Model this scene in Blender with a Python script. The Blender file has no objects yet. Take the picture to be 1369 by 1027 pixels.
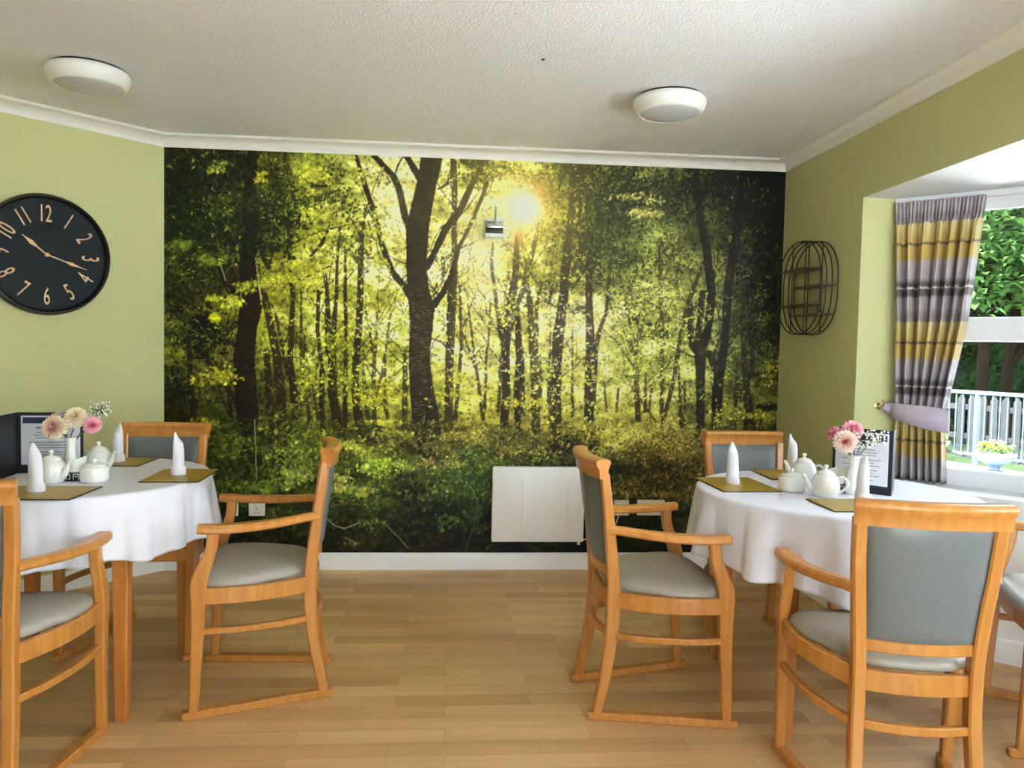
import bpy, bmesh, math, random
import numpy as np
from mathutils import Vector, Matrix

random.seed(4)
PI = math.pi
sc = bpy.context.scene
COL = sc.collection

SKY, SUNE, EXPO, MURAL_GAIN = 8.8, 65.0, 0.70, 1.15

# woodland print of the mural, in centimetres from its lower corner; glare haze is painted into right-hand trunks
BASE=[(8.1,209.2,35,40,15),(31.4,210.1,55,60,20),(54.9,211.1,70,75,25),(78.7,212.0,130,135,50),(98.6,212.8,160,165,80),(118.7,213.6,205,200,125),(151.1,214.8,180,178,95),(159.3,
 215.2,150,150,70),(175.7,215.8,125,125,50),(192.2,216.5,150,145,60),(217.2,217.4,110,115,50),(242.4,218.4,90,90,45),(263.6,219.3,110,115,65),(284.9,220.1,42,48,23),(310.7,221.1,
 25,28,12),(336.8,222.1,12,15,8),(8.1,193.4,38,44,16),(31.5,194.3,52,58,20),(55.0,195.1,75,80,24),(78.8,196.0,130,135,45),(98.8,196.7,150,155,60),(118.9,197.5,215,208,130),(151.4,
 198.6,190,185,100),(171.9,199.4,190,180,90),(192.6,200.1,240,225,140),(217.6,201.0,105,105,40),(242.8,202.0,70,78,36),(264.1,202.7,110,112,60),(285.5,203.5,60,66,32),(311.3,204.4,
 34,38,18),(337.5,205.4,16,18,10),(8.1,177.6,45,50,18),(31.5,178.4,52,58,20),(55.1,179.1,80,85,25),(78.9,179.9,140,145,48),(98.9,180.6,170,175,70),(123.1,181.4,225,215,140),(151.7,
 182.4,210,200,120),(172.2,183.0,235,225,170),(192.9,183.7,245,230,160),(218.0,184.6,125,120,48),(243.3,185.4,80,90,45),(268.8,186.3,110,115,60),(294.6,187.1,70,75,35),(320.6,
 188.0,45,48,22),(338.1,188.6,20,22,12),(8.1,153.7,50,55,18),(31.6,154.4,62,66,22),(55.3,155.1,110,110,35),(79.1,155.7,160,160,50),(99.2,156.3,180,180,70),(119.4,156.9,210,205,
 110),(152.1,157.8,225,215,130),(172.7,158.4,235,225,150),(193.5,159.0,190,185,90),(218.6,159.8,130,130,60),(244.0,160.5,120,125,60),(269.6,161.2,150,155,75),(295.4,162.0,120,125,
 65),(321.5,162.7,60,62,32),(339.1,163.2,30,32,18),(8.2,129.7,62,66,18),(31.7,130.3,90,90,25),(55.4,130.8,140,140,45),(79.4,131.4,180,185,70),(99.5,131.9,170,175,60),(119.7,132.4,
 195,195,85),(152.5,133.2,215,210,120),(173.2,133.7,232,222,145),(194.0,134.2,205,200,115),(223.4,134.9,222,216,150),(248.9,135.5,192,192,110),(270.3,136.0,165,170,80),(296.3,
 136.7,150,155,85),(322.4,137.3,70,75,36),(340.0,137.7,30,34,18),(8.2,105.6,75,80,22),(31.8,106.0,90,90,30),(55.6,106.5,110,115,35),(79.6,107.0,150,155,55),(99.7,107.4,165,170,60),
 (120.1,107.8,185,190,75),(152.9,108.4,215,215,115),(173.7,108.8,228,223,145),(194.5,109.2,218,212,130),(224.1,109.8,222,217,140),(249.6,110.3,195,200,110),(271.1,110.7,180,185,
 90),(297.1,111.2,150,155,80),(323.4,111.7,95,100,45),(341.0,112.1,55,60,25),(8.2,81.3,66,68,20),(31.8,81.6,62,64,20),(55.7,82.0,70,72,22),(79.8,82.4,110,115,35),(100.0,82.7,125,
 130,40),(120.4,83.0,165,170,55),(153.3,83.5,175,175,72),(174.1,83.8,192,188,80),(195.1,84.1,180,175,80),(224.7,84.5,192,187,90),(250.3,84.9,185,185,85),(271.9,85.3,172,172,80),
 (298.0,85.6,140,140,65),(324.3,86.0,115,120,50),(342.0,86.3,75,78,30),(8.2,65.0,45,50,18),(31.9,65.3,55,62,22),(55.8,65.6,60,65,22),(79.9,65.9,75,80,25),(100.2,66.1,95,98,32),
 (120.6,66.4,88,86,32),(153.6,66.8,95,90,36),(174.5,67.0,118,112,42),(195.4,67.3,100,95,40),(225.1,67.6,115,110,46),(250.8,67.9,140,135,60),(272.4,68.2,150,142,70),(298.5,68.5,110,
 106,50),(342.6,69.0,60,60,28),(8.2,40.5,45,55,20),(32.0,40.7,46,54,20),(56.0,40.9,55,66,24),(80.1,41.1,60,72,26),(100.5,41.2,84,95,34),(121.0,41.4,85,96,36),(137.4,41.5,70,82,32),
 (162.4,41.7,60,75,30),(179.1,41.8,54,64,26),(225.7,42.1,52,54,26),(251.5,42.3,54,56,28),(273.2,42.5,75,70,38),(299.4,42.7,75,70,38),(343.6,43.0,50,52,26),(8.2,20.0,25,30,12),
 (32.1,20.1,28,36,14),(56.1,20.2,40,48,18),(80.3,20.3,45,54,20),(104.8,20.4,50,58,22),(129.5,20.5,32,36,16),(154.4,20.5,32,42,18),(175.3,20.6,28,36,16),(204.9,20.7,28,34,16),
 (247.8,20.9,40,48,22),(282.5,21.0,38,45,22),(344.4,21.2,30,34,16),(8.3,3.6,18,18,9),(32.1,3.6,20,22,10),(72.4,3.6,26,28,13),(105.0,3.6,35,35,17),(138.0,3.6,30,24,12),(163.1,3.6,
 26,30,13),(196.8,3.6,20,26,11),(248.3,3.6,24,30,14),(283.1,3.6,26,32,16),(345.1,3.7,20,24,12)]
TRUNKS=[((42,30,14),2,[(45.8,218.6,5.1),(44.4,190.8,6.8),(44.5,178.8,7.6),(43.8,163.6,8.9),(44.2,150.7,9.8),(45.1,133.4,11.9),(43.6,122.5,10.2),(42.0,106.2,11.5),(42.9,90.0,11.9),
 (44.2,73.7,11.9),(45.9,57.3,11.0),(47.2,34.6,11.0)]),((52,42,18),1,[(52.6,140.9,3.4),(56.3,122.8,4.2),(59.1,109.8,4.7),(61.3,90.3,5.1),(62.2,73.9,5.5),(63.1,50.5,5.9)]),((52,42,
 18),1,[(53.9,110.5,3.4),(55.3,88.5,3.8),(57.0,69.7,3.8),(57.5,53.3,3.4)]),((52,42,18),1,[(49.6,175.0,2.1),(50.4,169.0,3.4),(52.5,161.0,3.4),(54.5,155.8,2.5)]),((52,42,18),1,
 [(57.5,172.4,1.7),(56.4,165.1,2.1),(54.9,155.9,2.1)]),((52,42,18),1,[(58.6,130.9,1.3),(61.9,114.8,2.1),(65.2,98.5,2.1)]),((52,42,18),1,[(55.9,183.2,1.7),(65.0,179.5,3.0),(65.9,
 167.5,2.1)]),((52,42,18),1,[(65.8,178.3,2.1),(65.5,163.4,2.1),(67.7,139.2,2.5),(67.0,118.9,3.0),(66.3,106.7,3.4),(68.5,90.4,4.2),(69.8,69.9,4.2)]),((66,58,24),0,[(72.1,143.4,1.3),
 (72.3,110.9,2.1),(73.2,98.7,2.1),(72.2,69.9,2.1)]),((66,58,24),0,[(74.6,123.2,1.3),(73.2,98.7,1.7),(72.7,67.9,1.3)]),((66,58,24),0,[(74.9,88.4,1.7),(77.5,72.0,3.0)]),((66,58,24),
 0,[(77.6,96.7,0.8),(81.9,74.2,2.1)]),((52,42,18),1,[(81.3,143.7,2.1),(81.0,123.3,2.1),(82.3,111.1,2.5),(83.7,98.8,3.0),(83.4,82.4,3.0),(85.2,63.9,3.0)]),((52,42,18),1,[(84.8,
 153.1,2.1),(86.1,139.7,2.5),(86.7,123.4,3.4),(87.2,110.4,4.2)]),((52,42,18),1,[(92.5,178.4,1.7),(91.1,160.1,1.7),(90.9,139.8,2.1),(89.5,123.5,3.4),(88.8,111.2,4.7),(89.4,89.1,
 5.1),(92.0,74.3,5.5),(93.7,64.0,4.2)]),((52,42,18),1,[(95.5,164.3,1.3),(95.8,140.0,2.1),(96.4,115.5,2.1),(96.3,90.9,2.5),(96.2,64.0,3.0)]),((52,42,18),1,[(104.5,184.8,3.4),(103.9,
 168.6,3.0),(103.8,146.3,3.4),(103.2,123.8,3.8),(101.8,107.4,4.2),(101.5,90.9,4.2),(103.3,76.5,5.1),(106.7,64.1,5.5)]),((66,58,24),0,[(106.3,136.2,0.8),(108.4,128.0,1.3),(110.7,
 111.7,1.7)]),((66,58,24),0,[(113.2,138.4,1.3),(112.9,124.0,1.7),(111.6,103.5,2.1),(111.7,91.1,2.5),(112.4,71.3,2.5)]),((66,58,24),0,[(120.5,134.5,1.3),(118.7,120.1,1.3),(116.1,
 99.4,1.7),(113.0,87.0,1.7)]),((66,58,24),0,[(105.5,103.4,1.7),(107.7,86.9,2.5),(108.7,74.5,2.5)]),((66,58,24),0,[(117.6,107.7,1.3),(117.9,82.9,2.1),(119.7,74.7,2.1)]),((66,58,24),
 0,[(128.6,112.0,2.1),(128.9,91.4,3.4),(128.7,74.8,3.4)]),((52,42,18),2,[(141.7,220.5,12.3),(139.8,208.3,11.0),(137.9,199.0,11.0),(135.3,185.9,11.9),(134.2,176.9,12.3),(134.0,
 159.4,11.0),(135.0,147.1,11.9),(137.3,135.3,14.0),(137.0,124.6,12.7),(136.4,112.2,11.5),(136.5,103.9,11.9),(138.0,89.9,13.2),(140.2,77.0,14.9),(141.6,66.6,14.4),(143.1,52.4,
 9.3)]),((52,42,18),2,[(109.3,219.2,3.0),(114.6,213.4,3.4),(120.8,207.2,3.8),(123.7,201.7,3.8),(125.4,194.5,3.8),(127.5,185.6,4.2),(130.5,179.6,5.1)]),((52,42,18),2,[(126.7,219.9,
 3.0),(130.0,214.8,3.4),(134.9,207.3,4.7)]),((52,42,18),2,[(100.1,219.7,2.1),(102.6,210.9,2.5),(105.9,201.0,3.0),(109.3,191.1,3.0),(112.2,182.3,3.0),(114.8,171.0,3.4),(117.7,163.4,
 3.4),(120.6,156.1,3.4),(124.0,151.7,3.8),(127.7,147.7,3.8),(131.4,142.5,5.1)]),((52,42,18),2,[(169.5,217.6,2.1),(166.4,209.4,2.5),(162.4,201.9,3.4),(158.9,193.6,3.8),(156.5,188.6,
 3.8),(152.9,184.0,4.2),(149.7,179.9,4.2),(146.1,172.0,3.8),(142.9,164.9,3.4),(139.4,158.7,4.2)]),((52,42,18),2,[(140.5,136.2,5.9),(144.2,138.7,4.2),(148.2,144.2,3.4),(152.6,152.5,
 3.4),(154.9,161.2,3.0),(156.8,169.5,2.5),(160.0,175.7,2.1),(162.8,181.5,2.1),(165.5,188.1,2.1),(167.5,193.5,2.1),(170.2,200.1,2.5),(171.8,205.5,2.5)]),((66,58,24),1,[(145.6,201.3,
 1.3),(150.1,204.3,1.7),(152.9,208.4,2.1)]),((66,58,24),1,[(153.1,221.0,3.4),(153.6,210.9,3.8),(154.3,194.7,3.0),(154.2,178.4,3.0),(154.8,166.1,3.4),(154.7,151.8,4.2),(153.5,144.7,
 5.1),(153.4,129.1,5.1),(152.9,108.4,4.7),(152.9,87.6,4.7),(153.2,69.7,5.1)]),((66,58,24),0,[(148.3,163.9,2.1),(148.9,153.7,2.1)]),((66,58,24),0,[(145.2,149.5,1.3),(143.3,141.2,
 1.3)]),((66,58,24),0,[(158.0,147.7,1.3),(158.8,129.2,1.7),(159.4,114.7,2.1),(158.1,96.0,2.1),(156.8,75.2,2.5)]),((66,58,24),0,[(162.3,141.7,0.8),(164.6,125.2,1.3),(167.0,108.7,
 1.7),(170.3,87.9,2.1),(172.2,75.4,2.5)]),((66,58,24),0,[(160.1,123.0,0.8),(164.5,110.7,1.3),(167.1,104.5,1.7)]),((66,58,24),0,[(173.6,113.0,0.8),(173.4,100.5,1.3),(172.5,79.6,
 1.7)]),((66,58,24),0,[(175.1,142.0,0.8),(174.6,125.4,1.3),(173.2,108.8,1.7),(173.0,79.6,1.7)]),((66,58,24),1,[(175.7,172.9,1.3),(175.1,161.8,2.1),(177.0,148.3,2.1),(178.9,136.3,
 2.5),(180.8,125.6,3.0),(182.2,117.3,3.4)]),((66,58,24),0,[(181.3,121.4,1.7),(181.1,92.3,2.1),(180.5,79.7,2.1)]),((52,42,18),1,[(188.9,176.2,2.5),(188.8,165.1,3.4),(188.6,154.8,
 3.8),(187.1,144.4,4.7),(185.6,136.5,4.7),(184.6,125.7,5.1),(183.9,115.3,5.1),(184.2,100.7,4.7),(184.9,90.2,5.1),(183.9,75.5,4.7),(183.8,61.2,5.1)]),((66,58,24),0,[(201.2,188.1,
 0.8),(199.7,177.8,2.1),(197.5,167.4,3.0),(195.5,161.2,3.4),(193.3,148.7,3.0),(189.7,138.2,2.5),(187.1,125.7,2.1)]),((66,58,24),0,[(194.6,163.2,3.0),(194.9,150.8,3.0),(196.3,142.6,
 3.0),(197.8,132.2,4.2),(198.9,121.8,5.1),(200.0,109.3,5.1),(201.2,92.6,5.1),(201.6,75.8,5.1),(202.8,61.4,5.1)]),((52,42,18),1,[(189.7,138.2,2.5),(190.8,125.8,3.8),(191.6,109.2,
 3.8),(190.7,92.4,3.8),(191.5,75.6,3.8),(192.5,68.1,4.2)]),((66,58,24),1,[(190.9,121.7,2.1),(193.3,109.2,2.5),(194.3,79.9,3.0)]),((66,58,24),0,[(203.3,151.0,1.7),(200.6,138.5,2.1),
 (201.4,121.9,2.1)]),((66,58,24),0,[(202.9,111.5,1.7),(204.5,96.8,2.1),(203.5,86.3,2.1),(202.4,75.8,2.1)]),((66,58,24),0,[(208.8,130.4,0.8),(208.6,101.1,1.7),(208.2,82.2,1.7)]),
 ((52,42,18),1,[(220.4,223.7,2.5),(219.9,209.3,3.4),(219.4,197.0,3.8),(218.8,184.6,4.2),(217.4,174.2,4.7),(216.8,163.9,5.1),(216.3,152.6,5.5),(215.6,143.1,5.5),(214.3,130.5,5.9),
 (213.2,122.1,6.4),(212.6,109.6,5.9),(213.0,92.8,5.5),(213.4,75.9,5.9),(212.9,62.4,7.6)]),((66,58,24),1,[(209.2,113.7,1.7),(209.7,92.7,2.5),(209.7,71.7,2.1)]),((66,58,24),1,
 [(229.4,182.9,1.7),(225.9,172.4,2.1),(222.0,160.7,2.1),(217.5,153.5,2.5)]),((66,58,24),0,[(228.3,162.1,1.3),(225.0,155.8,1.7),(220.5,149.4,1.7)]),((52,42,18),1,[(230.2,183.7,3.8),
 (229.8,168.4,3.8),(229.8,151.8,3.8),(230.6,135.1,4.2),(231.4,122.5,5.1),(231.7,109.9,5.5),(231.7,93.1,5.9),(231.7,76.2,5.9),(232.9,62.6,6.4)]),((66,58,24),1,[(241.7,164.6,1.7),
 (240.9,147.9,2.1),(240.0,135.3,2.1),(236.8,126.9,2.5),(234.9,118.4,3.0),(234.5,101.6,2.5),(234.5,84.7,2.1)]),((66,58,24),0,[(221.1,126.5,0.8),(221.9,92.9,1.7),(222.8,76.1,1.7)]),
 ((66,58,24),0,[(239.7,97.5,0.8),(241.9,80.6,1.7)]),((66,58,24),0,[(248.3,97.6,1.3),(247.4,80.6,1.7)]),((66,58,24),0,[(259.9,127.4,2.1),(257.5,118.9,2.5),(257.3,110.5,3.4),(258.7,
 93.5,3.4),(260.1,75.3,3.4)]),((66,58,24),0,[(252.7,123.0,0.8),(255.9,114.6,1.3)]),((66,58,24),0,[(245.9,120.8,0.8),(251.7,112.5,1.3),(256.6,106.2,1.3)]),((66,58,24),0,[(269.2,
 173.8,1.3),(271.0,144.5,2.1),(272.3,127.7,2.5),(272.8,110.8,2.5),(273.3,93.8,2.5),(273.4,78.9,2.5)]),((66,58,24),1,[(295.7,168.3,1.7),(292.1,157.7,2.1),(287.3,144.9,2.1),(284.3,
 132.2,2.5),(281.8,115.2,2.5),(280.1,100.3,2.5),(277.4,87.5,2.5),(274.7,76.8,2.5),(271.7,61.8,3.0)]),((66,58,24),0,[(282.6,102.5,1.3),(283.9,89.7,2.1),(284.9,72.6,2.5)]),((66,58,
 24),0,[(286.2,98.3,1.7),(287.0,74.8,2.1)]),((66,58,24),0,[(263.6,102.1,1.3),(263.8,80.9,2.1)]),((66,58,24),0,[(267.3,93.7,1.3),(265.9,80.9,1.7)]),((42,30,14),2,[(287.3,226.4,3.8),
 (288.4,217.3,3.8),(290.2,203.7,4.2),(292.4,189.1,4.2),(294.8,180.9,4.7),(296.4,172.5,5.1),(298.5,160.0,5.1),(300.2,149.0,5.1),(299.7,136.8,4.7),(298.4,126.1,4.7),(296.4,120.6,
 5.9)]),((58,50,30),2,[(295.0,148.5,3.8),(294.1,136.6,3.8),(293.2,123.9,3.8)]),((58,50,30),2,[(287.8,142.8,3.4),(288.9,123.8,3.8)]),((58,50,30),2,[(292.5,119.6,9.3),(294.8,115.4,  # greyer trunk tone: reflected glare put into the colour
 7.6),(295.2,102.7,5.5),(295.8,85.6,5.1),(296.3,68.5,5.1)]),((58,50,30),2,[(299.6,114.7,3.8),(302.4,109.6,5.1),(305.2,105.0,5.9)]),((42,30,14),2,[(315.5,221.3,3.0),(314.9,201.2,
 3.8),(313.7,187.8,4.2),(312.4,172.6,4.7),(310.3,158.2,5.1),(309.5,145.5,5.1),(309.2,128.5,4.7),(308.3,115.7,5.1),(306.8,107.2,5.9),(305.5,94.3,6.4),(305.5,81.5,6.4),(306.0,67.7,
 6.8)]),((58,50,30),1,[(316.2,126.5,1.3),(312.1,120.1,1.7),(304.9,112.2,1.7)]),((58,50,30),1,[(307.9,128.5,1.3),(304.7,119.9,1.7),(302.7,113.5,1.7)]),((66,58,24),0,[(305.4,200.0,
 1.3),(303.8,183.2,2.1),(303.1,166.4,1.7),(300.0,155.8,1.7)]),((58,50,30),1,[(318.5,149.9,2.5),(319.1,133.0,2.5),(320.1,116.0,3.4),(322.1,98.9,4.2),(323.6,81.7,5.1),(324.5,68.0,
 5.5)]),((58,50,30),1,[(323.3,137.3,2.5),(324.8,120.3,2.5),(325.7,107.5,2.5),(322.9,98.9,2.5)]),((58,50,30),1,[(325.0,90.4,2.5),(328.0,68.9,3.4)]),((58,50,30),0,[(316.9,107.3,1.7),
 (316.2,90.2,2.5),(316.5,68.7,2.1)]),((58,50,30),0,[(333.1,86.2,0.8),(330.6,68.9,1.3)]),((42,30,14),1,[(1.1,101.4,1.3),(3.5,81.2,2.1),(5.1,65.0,2.1)]),((42,30,14),1,[(4.3,101.4,
 1.7),(7.4,81.3,3.0),(10.6,69.1,3.8)]),((42,30,14),1,[(12.9,117.7,2.1),(13.7,97.6,3.0),(14.9,81.4,3.0),(15.7,69.2,3.0)]),((42,30,14),1,[(16.8,113.0,2.1),(21.9,105.8,2.5),(27.8,
 97.8,2.5),(33.8,89.8,3.0),(39.0,79.7,3.0)]),((42,30,14),1,[(33.8,89.8,2.1),(35.4,73.5,2.1)]),((42,30,14),1,[(14.4,106.5,1.3),(25.8,105.9,1.3)]),((42,30,14),1,[(2.3,139.6,1.3),
 (12.1,135.8,1.7),(19.1,132.0,2.1)]),((42,30,14),1,[(16.7,141.9,1.3),(24.6,133.3,2.1)]),((42,30,14),1,[(31.7,116.1,2.1),(38.9,113.1,3.4)]),((42,30,14),1,[(14.0,117.0,1.7),(31.7,
 114.9,3.0)]),((42,30,14),1,[(25.3,171.0,1.3),(27.7,160.3,2.1),(30.8,150.3,3.0),(34.8,143.2,3.8)]),((42,30,14),1,[(35.5,152.5,3.8),(38.0,138.5,5.1)]),((42,30,14),1,[(86.9,179.0,
 1.7),(83.0,170.0,2.1),(77.1,163.0,1.7)]),((42,30,14),1,[(49.1,206.1,0.8),(62.9,203.4,1.3),(71.6,200.5,1.7),(86.7,200.7,1.3)]),((42,30,14),1,[(87.1,157.6,0.8),(75.2,151.6,1.3),
 (63.3,147.2,0.8)]),((42,30,14),1,[(45.1,216.6,3.4),(44.3,208.7,3.4)]),((42,30,14),1,[(62.8,217.3,1.7),(62.8,209.4,1.3)]),((66,58,24),0,[(63.7,82.1,1.7),(65.5,57.5,1.7)]),((42,30,
 14),1,[(242.5,215.1,1.3),(234.5,197.5,2.1),(232.5,193.3,1.7)]),((42,30,14),1,[(248.8,217.9,1.7),(240.6,208.1,2.1)]),((42,30,14),1,[(255.1,216.9,0.8),(250.3,208.4,1.3)]),((42,30,
 14),0,[(223.8,219.8,2.5),(224.4,197.2,2.1),(223.0,184.7,1.7)])]
CLUMPS=[(12.0,201.5,19.1,21.2,420,(18,24,8),2.37),(31.4,206.2,25.5,17.0,420,(22,30,10),2.37),(43.3,178.8,25.5,19.1,520,(24,36,12),2.11),(19.8,178.0,21.2,10.6,260,(28,46,12),2.37),
 (14.0,157.9,17.0,21.2,320,(26,34,10),2.11),(65.0,179.5,25.5,8.5,160,(30,40,14),1.84),(78.8,192.0,21.2,10.6,140,(50,62,20),1.84),(19.9,113.9,25.5,12.7,260,(20,28,8),1.84),(12.1,
 129.8,14.9,8.5,160,(18,26,8),2.11),(55.0,191.1,25.5,7.6,160,(40,52,16),1.84),(10.2,89.4,11.9,17.0,140,(24,30,9),1.84),(86.7,204.3,17.0,8.5,120,(60,68,22),1.58),(99.1,168.5,12.7,
 17.0,110,(70,80,28),1.58),(171.6,213.6,14.9,6.8,150,(50,58,20),1.58),(167.6,209.4,8.5,10.6,60,(60,62,22),1.58),(208.9,213.0,17.0,9.3,260,(44,48,18),1.58),(234.4,201.7,23.4,21.2,
 700,(36,44,20),1.58),(226.7,172.4,19.1,17.0,300,(42,52,24),1.58),(255.6,202.4,25.5,12.7,330,(40,48,24),1.58),(256.6,167.1,19.1,9.3,240,(52,62,30),1.58),(259.6,208.8,12.7,8.5,90,
 (30,38,18),1.58),(278.9,207.4,19.1,17.0,380,(26,30,14),1.58),(302.5,208.3,21.2,21.2,420,(16,20,9),1.84),(324.5,200.7,19.1,25.5,640,(12,15,7),1.84),(330.1,167.2,14.9,29.7,560,(15,
 18,8),1.58),(310.2,175.0,10.6,25.5,160,(26,30,14),1.58),(333.4,137.6,10.6,23.4,320,(18,22,9),1.58),(322.7,128.8,8.5,21.2,120,(30,36,16),1.58),(335.9,188.5,7.6,42.5,320,(10,12,6),
 1.58),(277.9,169.8,17.0,25.5,150,(58,64,32),1.32),(266.3,127.5,10.6,6.4,70,(50,62,30),1.32),(248.7,143.9,19.1,12.7,180,(62,74,34),1.32),(206.3,147.0,12.7,8.5,110,(60,66,26),1.32),
 (223.3,139.1,10.6,6.4,80,(62,70,28),1.32),(193.8,142.5,10.6,12.7,80,(80,82,30),1.32),(302.5,145.3,12.7,17.0,90,(60,66,34),1.32),(317.4,94.5,8.5,17.0,70,(50,56,28),1.32),(335.0,
 94.8,7.6,12.7,60,(50,50,18),1.58),(333.2,84.0,10.6,4.2,80,(24,26,12),1.58),(306.1,102.9,17.0,12.7,80,(70,76,40),1.32),(31.7,134.3,9.3,3.8,60,(150,165,40),1.84),(37.6,138.5,5.9,
 3.4,40,(175,185,55),1.58),(41.5,144.6,10.6,3.4,60,(140,150,42),1.58),(27.8,128.2,4.2,4.2,30,(190,200,30),1.84),(29.6,160.3,12.7,5.1,60,(96,112,30),1.84),(17.9,166.0,12.7,4.2,50,
 (84,104,26),2.11),(49.1,204.9,5.1,3.4,30,(150,155,40),1.58),(31.4,208.2,10.6,4.2,30,(120,130,40),1.58),(78.7,206.0,12.7,5.9,90,(170,172,60),1.58),(82.8,188.1,12.7,5.9,80,(160,160,
 60),1.58),(75.1,157.7,12.7,4.2,70,(160,165,45),1.58),(65.2,151.3,12.7,3.4,70,(150,158,40),1.58),(79.2,149.7,10.6,5.1,60,(175,180,60),1.32),(83.0,172.0,10.6,8.5,60,(130,135,40),
 1.58),(102.6,208.9,10.6,8.5,60,(150,155,55),1.58),(111.0,181.0,10.6,17.0,60,(180,180,70),1.58),(113.4,152.7,10.6,8.5,60,(160,165,60),1.32),(128.0,128.5,8.5,12.7,50,(190,195,85),
 1.32),(111.7,124.0,17.0,12.7,100,(180,190,75),1.32),(75.6,98.7,12.7,17.0,80,(170,178,55),1.32),(21.9,89.6,12.7,10.6,90,(150,150,40),1.58),(24.0,73.4,12.7,5.1,50,(130,125,32),
 1.58),(99.8,99.1,17.0,17.0,100,(170,178,50),1.32),(120.3,87.1,17.0,10.6,90,(180,180,50),1.32),(168.6,154.2,10.6,8.5,60,(200,200,80),1.32),(177.3,133.8,12.7,12.7,70,(210,210,100),
 1.32),(168.1,182.9,6.4,8.5,30,(200,195,80),1.32),(161.5,91.9,17.0,12.7,80,(190,190,70),1.32),(220.0,101.3,25.5,17.0,140,(190,195,85),1.32),(249.9,101.9,25.5,17.0,140,(180,190,80),
 1.32),(271.0,115.0,21.2,25.5,160,(170,180,80),1.32),(278.7,144.7,17.0,21.2,110,(150,158,75),1.32),(302.3,85.7,21.2,8.5,90,(160,165,60),1.32),(324.6,77.4,17.0,5.1,80,(150,155,55),
 1.32),(336.9,103.4,7.6,17.0,70,(140,135,40),1.32),(260.2,190.1,12.7,4.2,60,(180,175,100),1.32),(268.3,202.9,17.0,5.9,60,(170,165,100),1.05),(205.5,180.0,8.5,12.7,50,(140,130,45),
 1.32),(184.0,212.1,12.7,8.5,70,(150,140,55),1.32),(322.1,145.8,8.5,17.0,40,(90,96,40),1.32),(195.1,84.1,21.2,8.5,90,(175,170,65),1.32),(20.0,57.0,25.5,12.7,260,(70,86,26),2.11),
 (24.0,40.7,25.5,17.0,240,(36,48,16),2.11),(63.8,69.8,17.0,12.7,150,(90,100,34),1.84),(72.0,53.4,21.2,12.7,160,(110,124,48),1.84),(43.9,40.8,25.5,10.6,160,(60,76,28),2.11),(72.1,
 41.0,17.0,7.6,120,(130,146,66),2.11),(52.0,36.7,17.0,5.1,90,(96,116,44),2.37),(88.1,57.7,17.0,8.5,110,(90,104,36),1.84),(102.3,62.0,5.9,5.1,50,(150,170,60),1.84),(108.3,66.2,4.2,
 4.2,30,(160,165,60),1.58),(116.5,64.3,17.0,8.5,120,(60,62,24),1.58),(141.3,58.3,12.7,8.5,80,(64,60,24),1.58),(162.0,62.7,25.5,10.6,240,(110,112,46),1.32),(170.5,54.4,21.2,12.7,
 220,(84,104,40),1.58),(195.5,63.1,25.5,8.5,220,(96,100,40),1.32),(237.8,72.0,25.5,5.9,170,(170,165,75),1.32),(263.6,72.4,25.5,8.5,230,(185,175,90),1.32),(281.2,64.0,21.2,6.4,200,
 (160,150,76),1.32),(259.7,59.5,29.7,10.6,300,(90,88,42),1.32),(221.1,59.1,17.0,8.5,160,(40,38,18),1.58),(283.8,51.2,17.0,10.6,200,(120,108,58),1.32),(112.6,48.8,12.7,5.9,110,(150,
 180,62),2.11),(118.9,43.4,8.5,5.9,60,(165,190,66),1.84),(96.4,41.2,9.3,8.5,70,(160,170,84),1.58),(94.4,32.9,5.9,6.8,50,(150,156,76),1.84),(112.8,35.0,12.7,3.4,70,(150,160,64),
 1.58),(131.2,41.4,17.0,8.5,130,(76,92,34),1.58),(145.7,41.6,17.0,10.6,130,(64,72,28),1.58),(162.4,41.7,17.0,10.6,240,(66,92,34),1.84),(170.9,33.3,12.7,8.5,150,(58,84,32),1.84),
 (137.5,35.2,17.0,5.1,80,(90,108,40),1.58),(100.6,30.8,17.0,5.9,70,(70,90,32),1.84),(152.4,17.2,9.3,4.2,60,(72,100,34),2.11),(167.0,20.6,12.7,8.5,100,(50,68,28),1.84),(113.0,20.4,
 25.5,8.5,140,(50,62,24),2.11),(137.7,24.7,19.1,9.3,100,(26,32,15),2.11),(104.9,7.8,21.2,6.8,120,(44,46,20),1.84),(163.0,7.9,21.2,8.5,120,(30,40,16),2.11),(138.0,5.7,17.0,5.9,90,
 (52,38,20),1.58),(84.4,20.3,12.7,12.7,100,(46,54,22),1.84),(52.1,16.0,25.5,12.7,160,(36,46,18),2.11),(260.2,42.4,25.5,12.7,260,(46,50,26),1.32),(251.6,38.0,17.0,8.5,130,(96,84,
 44),1.32),(277.6,38.2,17.0,10.6,200,(84,80,42),1.32),(260.9,16.6,25.5,12.7,220,(40,50,24),1.58),(291.3,21.0,12.7,17.0,130,(56,62,32),1.58),(204.7,33.5,25.5,25.5,240,(34,40,18),
 1.84),(325.8,42.9,25.5,25.5,300,(60,60,30),1.58),(12.2,20.1,17.0,17.0,120,(26,34,12),2.11),(153.9,50.0,12.7,5.1,70,(150,150,80),1.05),(170.3,67.0,17.0,5.1,90,(170,160,70),1.05),
 (137.3,52.0,7.6,3.4,40,(140,120,60),1.05),(273.4,33.9,21.2,5.1,80,(150,130,76),1.05),(195.8,50.4,17.0,8.5,140,(50,58,24),1.58),(191.5,56.7,12.7,3.4,60,(130,120,56),1.05)]
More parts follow.
